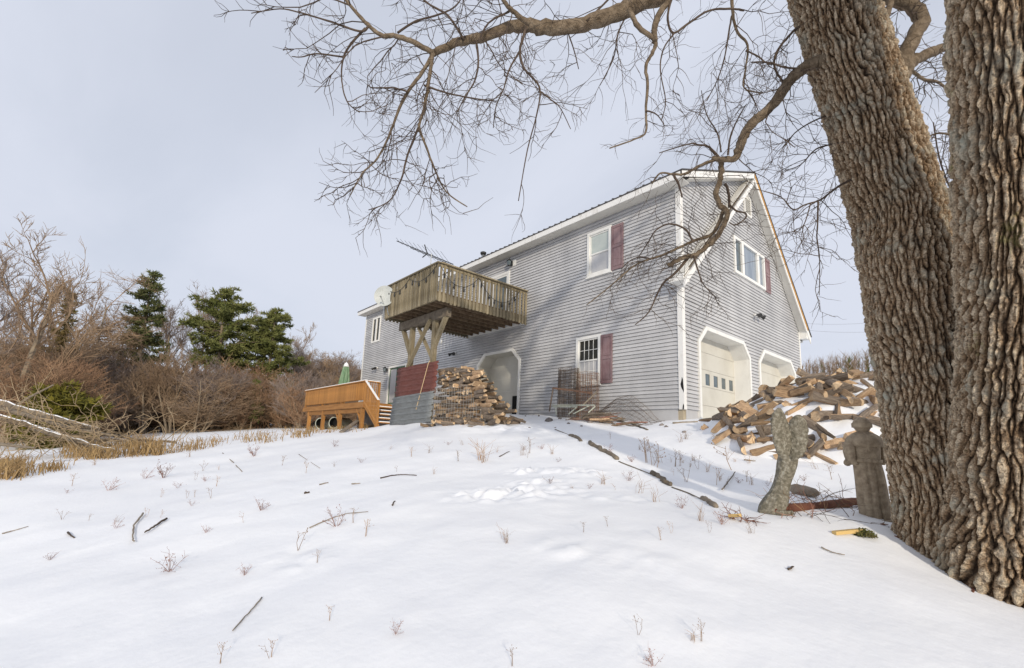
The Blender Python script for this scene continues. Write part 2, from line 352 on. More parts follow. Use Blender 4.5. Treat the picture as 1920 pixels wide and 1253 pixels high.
# foundation and corner boards
for a_, b_ in (((-L+.02, .03), (-8.52, .3)), ((-5.98, .03), (-.03, .3)), ((-.3, .301), (-.03, .76)), ((-.3, 4.08), (-.03, 4.71)), ((-.3, 8.03), (-.03, Wd))):
    mb = MB(); mb.box((*a_, -1.2), (*b_, -.004)); mb.build('foundation', concrete_m, house)
mb = MB(); mb.box((-.105, -.034, -.01), (.034, .02, 5.93)); mb.box((-.02, .02, -.01), (.034, .105, 5.96))
cb = mb.build('corner_board', trimold_m, house); cb['label'] = 'peeling white corner board with a hole near its foot'
mb = MB(); mb.prism([(-.052, .62), (-.028, .70), (-.012, .80), (.012, .74), (.022, .60), (.034, .47), (.026, .40), (.005, .46), (-.02, .50), (-.04, .55)], 'y', -.0365, -.030)
mb.prism([(.022, -.01), (.03, .08), (.01, .13), (-.008, .05), (-.012, -.01)], 'y', -.0365, -.030)
sub('hole', mb, dark_m, cb)
mb = MB(); mb.box((-L-.02, -.03, -.3), (-L+.07, .02, 5.93)); mb.build('corner_board', trim_m, house)
mb = MB(); mb.box((-.02, Wd-.06, -.3), (.032, Wd+.02, 3.6)); mb.build('corner_board', trim_m, house)
# shed dormer roof
XL = -L-.32
mb = MB()
def slab(mb, y0, z0, y1, z1, t, x0, x1): mb.prism([(y0, z0), (y1, z1), (y1, z1-t), (y0, z0-t)], 'x', x0, x1)
slab(mb, SH0[0]-.03, SH0[1]+.01, PK[0], PK[1]+.022, .03, XL-.03, GO+.03)
roof = mb.build('roof', roof_m, house); roof['label'] = 'dark metal low-slope dormer roof'
mb = MB(); mb.box((XL, SH0[0]-.012, SH0[1]-.20), (GO, SH0[0]+.015, SH0[1]-.022)); fa = sub('fascia', mb, trimold_m, roof)
mb = MB(); mb.box((XL+.02, SH0[0]+.016, SH0[1]-.19), (GO-.03, .03, SH0[1]-.17)); sub('soffit', mb, soffit_m, roof)
mb = MB(); slab(mb, SH0[0]-.012, SH0[1]-.024, PK[0]+.05, PK[1]-.012, .17, GO-.028, GO); sub('rake_board', mb, trimold_m, roof)
mb = MB(); slab(mb, .03, SH0[1]-.19+.03*SS+.15, PK[0], PK[1]-.17, .02, .035, GO-.03); sub('soffit', mb, soffit_m, roof)
mb = MB(); slab(mb, SH0[0], SH0[1]-.03, PK[0], PK[1]-.02, .14, XL, XL+.03); sub('rake_board', mb, trim_m, roof)
for i in range(64):      # ribs of the metal roofing show as small teeth along the eave
    pass
mb = MB()
for i in range(78):
    x = XL+.05+i*.254; mb.prism([(SH0[0]-.035, SH0[1]+.012), (SH0[0]-.035, SH0[1]+.036), (PK[0], PK[1]+.046), (PK[0], PK[1]+.024)], 'x', x, x+.03)
o = sub('roof_ribs', mb, roof_m, roof, kind='stuff')
# main gable roof, far slope
mb = MB(); E1 = (9.03, PK[1]-(9.03-PK[0]))
slab(mb, PK[0], PK[1]+.024, E1[0]+.03, E1[1]-.004, .034, XL, GO+.03); roof2 = mb.build('roof', roof_m, house)
mb = MB(); slab(mb, PK[0]+.02, PK[1]-.05, E1[0]-.3, E1[1]+.25, .10, GO+.002, GO+.016); o = sub('rake_edge_strip', mb, orange_m, roof2); o['label'] = 'bare orange wood strip along the rake'
mb = MB(); slab(mb, PK[0], PK[1]-.02, E1[0], E1[1]-.035, .26, GO-.03, GO); sub('rake_board', mb, trim_m, roof2)
mb = MB(); slab(mb, PK[0], PK[1]-.20, E1[0]-.1, E1[1]-.10, .02, .028, GO-.032); sub('soffit', mb, soffit_m, roof2)
mb = MB(); mb.prism([(Wd-.03, 3.32), (E1[0], 3.32), (E1[0], E1[1]-.04), (Wd-.03, E1[1]+.28)], 'x', .03, GO-.034); sub('eave_return', mb, trim_m, roof2)
mb = MB(); mb.box((XL, E1[0]-.03, E1[1]-.22), (.028, E1[0], E1[1]-.04)); mb.box((XL, Wd, E1[1]-.21), (.028, E1[0]-.031, E1[1]-.19)); sub('fascia', mb, trim_m, roof2)
# main gable roof, near rake that dies into the dormer wall
mb = MB(); E0 = (-.36, PK[1]-(PK[0]+.36))
slab(mb, E0[0], E0[1]-.23, PK[0]-.05, PK[1]-.28, .17, GO-.05, GO+.004); rk = mb.build('rake_board', trimold_m, house)
mb = MB(); slab(mb, E0[0]+.1, E0[1]+.03, PK[0]-.3, PK[1]-.37, .03, .028, GO-.052); sub('rake_soffit', mb, soffit_m, rk)
mb = MB(); slab(mb, E0[0]+.05, E0[1]-.12, PK[0]-.4, PK[1]-.57, .03, .028, GO-.052); sub('rake_soffit', mb, oldw_m, rk)
mb = MB(); mb.prism([(-.36, 3.2), (-.04, 3.2), (-.04, 3.62), (-.36, 3.3)], 'x', -.16, GO-.054); sub('eave_return', mb, trim_m, rk)

# ---- windows
def frame_box(mb, axis, a0, a1, z0, z1, w, d0, d1):
    def B(p0, p1, q0, q1):
        if axis == 'y': mb.box((p0, d0, q0), (p1, d1, q1))       # wall in plane y=0, a along x
        else: mb.box((d0, p0, q0), (d1, p1, q1))                 # wall in plane x=0, a along y
    B(a0, a0+w, z0, z1); B(a1-w, a1, z0, z1); B(a0+w, a1-w, z1-w, z1); B(a0+w, a1-w, z0, z0+w)
def pane_box(axis, a0, a1, z0, z1, d0, d1):
    mb = MB()
    if axis == 'y': mb.box((a0, d0, z0), (a1, d1, z1))
    else: mb.box((d0, a0, z0), (d1, a1, z1))
    return mb
def double_hung(o, gm, grid=None):
    a0, a1, z0, z1 = o['a0'], o['a1'], o['z0'], o['z1']
    mb = MB(); frame_box(mb, 'y', a0, a1, z0, z1, .085, -.05, .06); win = mb.build('window', trim_m, house)
    zm = (z0+z1)/2
    mb = MB(); frame_box(mb, 'y', a0+.086, a1-.086, zm-.02, z1-.086, .04, -.012, .03); sub('sash', mb, trim_m, win)
    mb = MB(); frame_box(mb, 'y', a0+.086, a1-.086, z0+.086, zm+.02, .045, .002, .045); sub('sash', mb, trim_m, win)
    sub('pane', pane_box('y', a0+.11, a1-.11, zm, z1-.11, .012, .02), gm, win)
    sub('pane', pane_box('y', a0+.11, a1-.11, z0+.11, zm-.01, .028, .036), gm, win)
    if grid:
        mb = MB(); w = a1-a0-.26
        for q, (b0, b1, y) in enumerate(((zm+.02, z1-.126, .004), (z0+.131, zm-.025, .02))):
            for i in range(1, 4): x = a0+.13+w*i/4; mb.box((x-.008, y-.006, b0), (x+.008, y+.006, b1))
            z = (b0+b1)/2; mb.box((a0+.126, y-.0045, z-.008), (a1-.126, y+.0045, z+.008))
        sub('muntins', mb, trim_m, win)
    mb = MB(); mb.box((a0-.02, -.075, z0-.04), (a1+.02, .02, z0)); sub('sill', mb, trim_m, win)
    return win
double_hung(OPEN_F['upper'], glassb_m)['label'] = 'white double-hung window with a pale blind drawn behind the glass'
double_hung(OPEN_F['lower'], glass_m, True)['label'] = 'white double-hung window with a grid of small dark panes'
def shutter(axis, a0, a1, z0, z1, s):
    def bx(mb, p0, p1, q0, q1, d0, d1):
        if axis == 'y': mb.box((p0, -d1, q0), (p1, -d0, q1))
        else: mb.box((d0, p0, q0), (d1, p1, q1))
    mb = MB(); bx(mb, a0, a1, z0, z1, .02, .04); sh = mb.build('shutter', shutter_m, house)
    mb = MB(); zm = z0+(z1-z0)*.52
    bx(mb, a0, a0+.05, z0, z1, .041, .058); bx(mb, a1-.05, a1, z0, z1, .041, .058)
    for b0, b1 in ((z0, z0+.08), (zm-.04, zm+.04), (z1-.08, z1)): bx(mb, a0+.051, a1-.051, b0, b1, .041, .056)
    sub('shutter_frame', mb, shutter_m, sh)
    for b0, b1 in ((z0+.11, zm-.07), (zm+.07, z1-.11)):
        mb = MB(); bx(mb, a0+.08, a1-.08, b0, b1, .041, .050); sub('raised_panel', mb, shutter_m, sh)
    return sh
shutter('y', -2.155, -1.745, 4.15, 5.54, 1); shutter('y', -2.515, -2.115, .80, 2.24, 1); shutter('x', 5.60, 6.0, 4.42, 5.62, 1)['label'] = 'sun-bleached pink shutter beside the gable window'
# casement pair near the far end
o = OPEN_F['casement']; mb = MB(); frame_box(mb, 'y', o['a0'], o['a1'], o['z0'], o['z1'], .09, -.05, .06); xm = (o['a0']+o['a1'])/2; mb.box((xm-.07, -.045, o['z0']+.09), (xm+.07, .06, o['z1']-.09))
w = mb.build('window', trim_m, house); w['label'] = 'white casement pair near the far end of the wall'
for a, b in ((o['a0']+.09, xm-.07), (xm+.07, o['a1']-.09)): sub('pane', pane_box('y', a, b, o['z0']+.09, o['z1']-.09, .0, .01), glass_m, w)
# gable triple window
o = OPEN_G['triple']; mb = MB(); frame_box(mb, 'x', o['a0'], o['a1'], o['z0'], o['z1'], .09, -.06, .05)
for ym in (3.21+.62, 5.58-.55): mb.box((-.06, ym-.075, o['z0']+.09), (.046, ym+.075, o['z1']-.09))
w = mb.build('window', trim_m, house); w['label'] = 'white three-part window high in the gable'
for a, b, g in ((3.30, 3.755, glassg_m), (3.905, 4.955, glasscurt_m), (5.105, 5.49, glasscurt_m)): sub('pane', pane_box('x', a, b, o['z0']+.09, o['z1']-.09, -.02, -.01), g, w)
# gable vent with louvres
o = OPEN_G['vent']; mb = MB(); yc = (o['a0']+o['a1'])/2
pts = [(o['a0'], o['z0']), (o['a1'], o['z0']), (o['a1'], o['z1']-.08), (yc, o['z1']+.06), (o['a0'], o['z1']-.08)]
mb.prism(pts, 'x', -.03, .02); vt = mb.build('gable_vent', soffit_m, house)
mb = MB(); mb.box((.021, o['a0'], o['z0']), (.05, o['a0']+.05, o['z1']-.08)); mb.box((.021, o['a1']-.05, o['z0']), (.05, o['a1'], o['z1']-.08)); mb.box((.021, o['a0']+.05, o['z0']), (.05, o['a1']-.05, o['z0']+.05))
mb.bar((.035, o['a0'], o['z1']-.08), (.035, yc, o['z1']+.05), .05, .03, up=(1, 0, 0)); mb.bar((.035, o['a1'], o['z1']-.08), (.035, yc, o['z1']+.05), .05, .03, up=(1, 0, 0)); sub('vent_frame', mb, trim_m, vt)
for i in range(9):
    z = o['z0']+.07+i*.065; mb = MB(); mb.prism([(.022, z), (.048, z-.02), (.048, z-.008), (.022, z+.03)], 'y', o['a0']+.06, o['a1']-.06); sub('louvre', mb, soffit_m, vt)
# garage openings: chamfered heads, deep jambs
def chamfer_loop(o, ins=0.0):
    c = o['c']; a0, a1, z1 = o['a0']+ins, o['a1']-ins, o['z1']-ins; c = c-ins*.35
    return [(a0, -.6), (a0, z1-c), (a0+c, z1), (a1-c, z1), (a1, z1-c), (a1, -.6)]
def ring(mb, A, B, axis, d0, d1):
    def P(q, d): return (q[0], d, q[1]) if axis == 'y' else (d, q[0], q[1])
    for i in range(len(A)-1):
        vs_ = [P(A[i], d0), P(A[i+1], d0), P(B[i+1], d0), P(B[i], d0), P(A[i], d1), P(A[i+1], d1), P(B[i+1], d1), P(B[i], d1)]
        mb.add(vs_, [(0, 1, 2, 3), (7, 6, 5, 4), (1, 0, 4, 5), (3, 2, 6, 7), (2, 1, 5, 6), (0, 3, 7, 4)])
DX = -.42
for g in ('g1', 'g2'):
    o = OPEN_G[g]; A = chamfer_loop(o); B = chamfer_loop(o, .10)
    mb = MB(); ring(mb, A, B, 'x', -.02, .05); fr = mb.build('garage_frame', trim_m, house)
    mb = MB(); ring(mb, chamfer_loop(o, .06), chamfer_loop(o, .105), 'x', DX-.02, -.021); sub('jamb', mb, trim_m, fr)
    y0, y1 = o['a0']+.02, o['a1']-.02; secs = [-.32, .27, .80, 1.30, 1.80, 2.34]
    gd = MB(); gd.box((DX-.08, y0, -.32), (DX-.05, y1, 2.34)); gd = gd.build('garage_door', door_m, house)
    for i in range(5):
        mb = MB()
        if i != 2: mb.box((DX-.049, y0, secs[i]+.004), (DX-.01, y1, secs[i+1]-.004))
        else: mb.box((DX-.049, y0, secs[i]+.004), (DX-.01, y1, .86)); mb.box((DX-.049, y0, 1.19), (DX-.01, y1, secs[3]-.004))
        if i == 2:
            ys = [y0]; wy = []
            for q in range(6): c = o['a0']+.42+q*.505; wy.append((c-.135, c+.135))
            e = y0
            for a, b in wy: mb.box((DX-.049, e, .86), (DX-.01, a, 1.19)); e = b
            if e < y1: mb.box((DX-.049, e, .86), (DX-.01, y1, 1.19))
        pn = sub('door_panel', mb, door_m, gd)
        if i == 2:
            for a, b in wy: sub('pane', pane_box('x', a, b, .86, 1.19, DX-.04, DX-.028), glassg_m, gd)
# arched recess on the long wall with its door
o = OPEN_F['arch']; A = chamfer_loop(o); B = chamfer_loop(o, .09); mb = MB(); ring(mb, A, B, 'y', -.05, .02); fr = mb.build('doorway_frame', trim_m, house)
mb = MB(); ring(mb, chamfer_loop(o, .05), chamfer_loop(o, .095), 'y', .021, .62); sub('jamb', mb, door_m, fr)
mb = MB(); mb.box((-8.48, .56, -.6), (-7.02, .60, 2.34)); mb.box((-6.66, .56, -.6), (-6.02, .60, 2.34)); mb.box((-7.02, .56, .72), (-6.66, .60, 2.34))
ad = mb.build('door', door_m, house); ad['label'] = 'cream door with a small dark pet hatch in a chamfered recess'
for z in (.42, .9, 1.38, 1.86):
    mb = MB(); mb.box((-8.45, .552, z), (-7.05 if z < .7 else -6.05, .5605, z+.012)); sub('panel_seam', mb, soffit_m, ad)
mb = MB(); mb.box((-7.02, .57, -.1), (-6.66, .59, .72)); sub('pet_hatch', mb, dark_m, ad)
mb = MB(); mb.tube([(-6.25, .57, .55), (-6.25, .50, .55)], [.045, .05], 10); sub('knob', mb, black_m, ad)
# balcony slider and lower slider
def slider(o, fm, gm):
    mb = MB(); frame_box(mb, 'y', o['a0'], o['a1'], o['z0'], o['z1'], .10, -.045, .07); xm = (o['a0']+o['a1'])/2
    d = mb.build('sliding_door', trim_m, house)
    for a, b, y in ((o['a0']+.101, xm+.05, .03), (xm-.05, o['a1']-.101, -.01)):
        mb = MB(); frame_box(mb, 'y', a, b, o['z0']+.101, o['z1']-.101, .07, y-.018, y+.018); s = sub('sash', mb, fm, d)
        sub('pane', pane_box('y', a+.07, b-.07, o['z0']+.171, o['z1']-.171, y-.004, y+.004), gm, d)
slider(OPEN_F['balcony'], trim_m, glassg_m); slider(OPEN_F['slider'], green_m, glass_m)
# lights, fittings and vent pipe
def lantern(p, name, label):
    x, y, z = p; t = thing(name, label, 'lantern', (x, -.03, z))
    mb = MB(); mb.box((x-.05, -.055, z-.10), (x+.05, -.028, z+.08)); mb.bar((x, -.05, z+.05), (x, -.16, z+.13), .02, .02); mb.build('bracket', black_m, t)
    mb = MB()
    for i in range(6):
        pass
    hexa = [(math.cos(g)*1.0, math.sin(g)*1.0) for g in [math.pi/3*i for i in range(6)]]
    def rings(mb, rs):
        b = []
        for r, zz_ in rs: b.append([(x+h[0]*r, -.17+h[1]*r, z+zz_) for h in hexa])
        for i in range(len(b)-1): mb.add(b[i]+b[i+1], [(j, (j+1) % 6, 6+(j+1) % 6, 6+j) for j in range(6)])
        mb.add(b[0], [tuple(reversed(range(6)))]); mb.add(b[-1], [tuple(range(6))])
    rings(mb, [(.11, .06), (.05, .13), (.015, .15), (.01, .19)]); rings(mb, [(.02, -.14), (.06, -.12), (.065, -.10)]); mb.build('lantern_cap', black_m, t)
    mb = MB(); rings(mb, [(.060, -.099), (.085, .058)]); mb.build('glass', glassg_m, t)
p = onY(961, 495); mb = MB(); mb.box((p[0]-.02, -.029, p[2]-.12), (p[0]+.22, -.018, p[2]+.12)); mb.build('light_mount', trim_m, house)
lantern((p[0], -.03, p[2]), 'wall_lantern', 'black coach lantern on the wall above the wooden balcony')
p = onY(727, 694); lantern((p[0], -.03, p[2]), 'wall_lantern', 'small black lantern beside the green sliding door')
def flood(p, axis, name, label):
    t = thing(name, label, 'floodlight', tuple(p)); mb = MB(); x, y, z = p
    out = Vector((1, 0, 0)) if axis == 'x' else Vector((0, -1, 0)); sd = Vector((0, 1, 0)) if axis == 'x' else Vector((1, 0, 0)); q = Vector(p)
    mb.tube([q+out*.02, q+out*.06], [.06, .055], 12); mb.build('base_plate', trim_m, t)
    for s in (-1, 1):
        mb = MB(); a = q+out*.06; b = a+out*.07+sd*.08*s+Vector((0, 0, -.01)); c = b+(out*.6+sd*.55*s+Vector((0, 0, -.35))).normalized()*.17
        mb.tube([a, b], .015, 6); mb.tube([b, b.lerp(c, .5), c, c+(c-b)*.02], [.035, .05, .075, .06], 12); mb.build('lamp_head', black_m, t)
flood(onX(1414, 592, .0), 'x', 'floodlight', 'twin-headed black floodlight on the gable above the garage doors')
flood(onY(708, 690, .0), 'y', 'floodlight', 'small twin floodlight beside the green sliding door')
flood(onY(855, 663, .0), 'y', 'floodlight', 'twin floodlight on the wall under the balcony')
p = onY(902-43, 641)
for px, py in ((828, 641),):
    p = onY(px, py); mb = MB(); mb.tube([(p[0], -.02, p[2]), (p[0], -.06, p[2]), (p[0], -.07, p[2])], [.09, .085, .04], 14); o = mb.build('dryer_vent', trim_m, house)
p = onY(906, 492, -.05); vp = thing('vent_pipe', 'shiny metal flue pipe rising above the eave', 'vent pipe', (p[0], .15, 6.3)); vx = p[0]+.15
zt = float(onY(906, 473, .15)[2]); vx = float(onY(906, 480, .15)[0])
mb = MB(); mb.tube([(vx, .15, 6.2), (vx, .15, zt-.10)], .075, 14); mb.build('pipe', steel_m, vp, True)
mb = MB(); mb.tube([(vx, .15, zt-.14), (vx, .15, zt-.08), (vx, .15, zt-.02), (vx, .15, zt+.02)], [.08, .125, .125, .05], 14); mb.build('cap', black_m, vp)
# icicle-free thin white downspout stub at the far corner of the gable

# ================================================================== BALCONY
bx0, bx1, by0, bz0, bz1 = -9.22, -5.79, -3.72, 3.15, 4.36
balc = thing('wooden_balcony', 'weathered wooden balcony on braced posts hanging off the grey wall', 'balcony', (-7.5, -1.85, 3.2))
mb = MB()
def part(mb_, name, m, parent, smooth=False): return mb_.build(name, m, parent, smooth)
JZ0, JZ1 = bz0+.01, bz0+.25
mb.box((bx0+.02, by0+.02, JZ0), (bx1-.02, by0+.06, JZ1)); part(mb, 'rim_joist', balc_m, balc)
for x in (bx0+.02, bx1-.06): mb = MB(); mb.box((x, by0+.061, JZ0), (x+.04, -.03, JZ1)); part(mb, 'rim_joist', balc_m, balc)
mb = MB(); mb.box((bx0+.061, -.07, JZ0-.02), (bx1-.061, -.028, JZ1)); part(mb, 'ledger', trim_m, balc)
for i in range(8):
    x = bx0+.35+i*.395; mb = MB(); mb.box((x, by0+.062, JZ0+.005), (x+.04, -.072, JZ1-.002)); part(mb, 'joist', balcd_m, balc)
nb = 25
for i in range(nb):
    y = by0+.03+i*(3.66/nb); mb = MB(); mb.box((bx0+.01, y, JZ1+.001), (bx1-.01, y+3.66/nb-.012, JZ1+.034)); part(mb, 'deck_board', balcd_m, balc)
base = MB(); base.box((-.018, -.018, 0), (.018, .018, bz1-.06-bz0)); bal_me = base.mesh('baluster', balc_m)
def baluster(x, y, z, me, par, wob=.012):
    o = link('baluster', me, par); o.location = (x-par.location[0], y-par.location[1], z-par.location[2]); o.rotation_euler = (random.uniform(-wob, wob), random.uniform(-wob, wob), random.uniform(-.06, .06)); return o
base = MB(); base.box((-.034, -.018, 0), (.034, .018, bz1-.05-bz0)); balw_me = base.mesh('baluster', balc_m)
n = 31
for i in range(n): baluster(bx0+.06+i*(bx1-bx0-.12)/(n-1), by0-.001, bz0+random.uniform(-.01, .01), balw_me if i % 1 == 0 else bal_me, balc)
base = MB(); base.box((-.018, -.036, 0), (.018, .036, bz1-.05-bz0)); bals_me = base.mesh('baluster', balc_m)
n = 26
for i in range(n):
    y = by0+.08+i*(3.58)/(n-1); baluster(bx1+.001, y, bz0-.03+random.uniform(-.015, .015), bals_me, balc)
    baluster(bx0-.001, y, bz0-.03, bals_me, balc)
for p, q in (((bx0-.03, by0-.0, bz1-.02), (bx1+.03, by0-.0, bz1-.02)), ((bx1, by0+.07, bz1-.02), (bx1, -.03, bz1-.02)), ((bx0, by0+.07, bz1-.02), (bx0, -.03, bz1-.02))):
    mb = MB(); mb.bar(p, q, .13, .04); part(mb, 'top_rail', balc_m, balc)
for p, q in (((bx0+.02, by0+.04, bz1-.09), (bx1-.02, by0+.04, bz1-.09)), ((bx1-.04, by0+.08, bz1-.09), (bx1-.04, -.03, bz1-.09)), ((bx0+.04, by0+.08, bz1-.09), (bx0+.04, -.03, bz1-.09))):
    mb = MB(); mb.bar(p, q, .036, .085); part(mb, 'rail', balc_m, balc)
PY_ = -3.0
mb = MB(); mb.box((bx0-.05, PY_-.10, 2.86), (-6.2, PY_+.10, 3.145)); bm_ = part(mb, 'beam', oldw_m, balc)
PXs = (-8.42, -6.95)
for x in PXs:
    mb = MB(); mb.box((x-.075, PY_-.075, -.7), (x+.075, PY_+.075, 2.855)); part(mb, 'post', balc_m, balc)
for p, q, yo in (((-8.42, 1.9), (-9.05, 2.86), .0), ((-6.95, 1.9), (-6.25, 2.95), 0), ((-8.35, 1.42), (-7.05, 2.9), -.11), ((-7.05, 1.5), (-8.2, 2.86), .11), ):
    mb = MB(); mb.bar((p[0], PY_+yo-.02, p[1]), (q[0], PY_+yo-.02, q[1]), .045 if yo else .12, .13, up=(0, 1, 0)) ; part(mb, 'brace', balc_m, balc)
# string of bulbs along the railing
t = thing('string_lights', 'black string of small bulbs looped along the balcony railing', 'string lights', (bx1, by0, bz1))
cable = MB(); bulbs = []
def swag(p, q, sag, n=16, nbulb=4):
    P = [Vector(p).lerp(Vector(q), i/n)-Vector((0, 0, sag*4*(i/n)*(1-i/n))) for i in range(n+1)]; cable.tube(P, .008, 5)
    for j in range(nbulb): bulbs.append(P[int((j+.5)*n/nbulb)])
swag((bx0+.1, by0-.04, bz1-.1), (bx0+1.7, by0-.04, bz1-.12), .28); swag((bx0+1.7, by0-.04, bz1-.12), (bx1, by0-.04, bz1-.05), .3)
swag((bx1+.04, by0, bz1-.1), (bx1+.04, by0+1.5, bz1-.12), .5); swag((bx1+.04, by0+1.5, bz1-.12), (bx1+.04, -.4, bz1-.10), .62, nbulb=6)
part(cable, 'cable', black_m, t)
bl = MB(); bl.tube([(0, 0, 0), (0, 0, -.05), (0, 0, -.09), (0, 0, -.14), (0, 0, -.16)], [.012, .016, .034, .03, .008], 8); bme = bl.mesh('bulb', black_m, True)
for b in bulbs: o = link('bulb', bme, t); o.location = b-Vector(t.location)
# satellite dish
dp = V3(onY(722, 556, -3.86)); dn = (V3(CAM)-dp).normalized(); dn = (dn+Vector((-.2, -.3, .25))).normalized()
t = thing('satellite_dish', 'round grey satellite dish clamped to the balcony corner', 'satellite dish', tuple(dp))
s_ = dn.orthogonal().normalized(); u_ = dn.cross(s_); mb = MB(); rings_ = []
for k in range(7):
    r = .37*k/6; dpt = .085*(k/6)**2; rings_.append([dp+(s_*math.cos(g)+u_*math.sin(g))*r+dn*dpt for g in [2*math.pi*j/28 for j in range(28)]])
for k in range(6): mb.add(rings_[k]+rings_[k+1], [(j, (j+1) % 28, 28+(j+1) % 28, 28+j) for j in range(28)])
for k in range(6): mb.add([v-dn*.012 for v in rings_[k]+rings_[k+1]], [(28+j, 28+(j+1) % 28, (j+1) % 28, j) for j in range(28)])
mb.add(rings_[6]+[v-dn*.012 for v in rings_[6]], [(j, (j+1) % 28, 28+(j+1) % 28, 28+j) for j in range(28)])
part(mb, 'reflector', dish_m, t, True)
foot = Vector((bx0-.05, by0-.03, 3.22)); mb = MB(); mb.tube([dp-dn*.02, dp-dn*.10, foot+Vector((0, 0, .25)), foot], .024, 8); mb.tube([dp-dn*.09+Vector((0, 0, -.1)), Vector((bx0+.35, by0-.03, 3.24))], .014, 6); part(mb, 'mast', steel_m, t)
mb = MB(); lp = dp+dn*.40-Vector((0, 0, .12)); mb.tube([dp-Vector((0, 0, .33)), lp], .014, 6); mb.tube([lp-dn*.02, lp+dn*.10], [.03, .025], 8); part(mb, 'feed_arm', dish_m, t)
# roof antenna on a mast, behind the balcony
t = thing('tv_antenna', 'thin dark television antenna tilted on a mast above the balcony', 'antenna', (bx1-1.5, -1.2, bz1))
a, b = V3(at(744, 452, 16.2)), V3(at(850, 496, 15.6)); mast = a.lerp(b, .62)
mb = MB(); mb.tube([a, b], .016, 6); mb.tube([a+Vector((0, 0, -.04))+(b-a)*.25, b+Vector((0, 0, -.05))], .012, 6); part(mb, 'boom', black_m, t)
mz = Vector((mast.x, mast.y, JZ1+.03)); mb = MB(); mb.tube([mz, mast+Vector((0, 0, .05))], .018, 8); part(mb, 'mast', steel_m, t)
dirb = (b-a).normalized(); side = dirb.cross(Vector((0, 0, 1))).normalized()
for i in range(11):
    c = a.lerp(b, .05+i*.088); ln = .28+.06*i; mb = MB(); mb.tube([c-side*ln+Vector((0, 0, .03)), c, c+side*ln+Vector((0, 0, .03))], .0045, 4); part(mb, 'element', black_m, t)
mb = MB(); c = a.lerp(b, .55); mb.tube([c, V3(at(796, 459, 15.9))], .02, 6); mb.tube([c, V3(at(792, 483, 15.9))], .02, 6); part(mb, 'reflector_arm', black_m, t)

# ================================================================== LOWER DECK
dx0, dx1, dy0, dz = -21.1, -13.3, -2.4, .50
deck = thing('timber_deck', 'orange-stained timber deck with railing and steps at the far end of the house', 'deck', (-17, -1.2, -.6))
i = 0
yb = dy0
while yb < -.1:
    mb = MB(); mb.box((dx0, yb, dz-.036), (dx1, min(yb+.136, -.04), dz)); part(mb, 'deck_board', deckd_m, deck); yb += .142
mb = MB(); mb.box((dx0-.05, dy0-.045, dz-.26), (dx1+.05, dy0-.005, dz-.037)); part(mb, 'rim_board', deckd_m, deck)
mb = MB(); mb.box((dx0+.5, dy0+.02, dz-.47), (dx1-.1, dy0+.11, dz-.262)); part(mb, 'beam', deckd_m, deck)
mb = MB(); mb.box((dx1+.005, dy0-.004, dz-.26), (dx1+.045, -.05, dz-.037)); part(mb, 'rim_board', deck_m, deck)
for x in (-20.3, -18.2, -16.0, dx1-.22):
    mb = MB(); zg = gl(x, dy0); mb.box((x-.075, dy0+.0, zg-.2), (x+.075, dy0+.15, dz-.262)); part(mb, 'post', deck_m, deck)
    if x > -17:
        mb = MB(); mb.bar((x-.02, dy0+.06, -.42), (x-.55, dy0+.06, dz-.28), .09, .04); part(mb, 'brace', deck_m, deck)
RZ = 1.42
b1 = MB(); b1.box((-.048, -.016, 0), (.048, .016, RZ-dz-.14)); wide = b1.mesh('picket', deck_m)
b1 = MB(); b1.box((-.018, -.018, 0), (.018, .018, RZ-dz-.14)); thin = b1.mesh('picket', deck_m)
def picket(x, y, z, me, rz=0):
    o = link('picket', me, deck); o.location = (x-deck.location[0], y-deck.location[1], z-deck.location[2]); o.rotation_euler = (0, 0, rz); return o
x = dx0+.07
while x < dx1-.95: picket(x, dy0+.02, dz+.09, wide); x += .124
while x < dx1-.1: picket(x, dy0+.02, dz+.09, thin); x += .10
y = dy0+.25
while y < dy0+.6: picket(dx1-.02, y, dz+.09, thin); y += .1
y = dy0+.2
while y < -.1: picket(dx0+.03, y, dz+.09, thin); y += .12
for p, q in (((dx0-.06, dy0+.02, RZ-.02), (dx1+.06, dy0+.02, RZ-.02)), ((dx0, dy0+.1, RZ-.02), (dx0, -.05, RZ-.02)), ((dx1-.02, dy0+.1, RZ-.02), (dx1-.02, dy0+.68, RZ-.02))):
    mb = MB(); mb.bar(p, q, .14, .04); part(mb, 'top_rail', deck_m, deck)
    mb = MB(); a_, b_ = V3(p)+Vector((0, 0, .036)), V3(q)+Vector((0, 0, .036)); mb.bar(a_, b_, .11, .03); o = part(mb, 'snow_cap', snow_m, deck)
for p, q in (((dx0, dy0+.05, dz+.12), (dx1, dy0+.05, dz+.12)), ((dx0, dy0+.05, RZ-.10), (dx1, dy0+.05, RZ-.10))):
    mb = MB(); mb.bar(p, q, .04, .085); part(mb, 'rail', deck_m, deck)
for x, y in ((dx0+.05, dy0+.06), (dx0+2.6, dy0+.09), (dx0+5.2, dy0+.09), (dx1-.06, dy0+.06), (dx1-.06, dy0+.68)):
    mb = MB(); mb.box((x-.045, y-.045, dz-.2), (x+.045, y+.045, RZ-.04)); part(mb, 'rail_post', deck_m, deck)
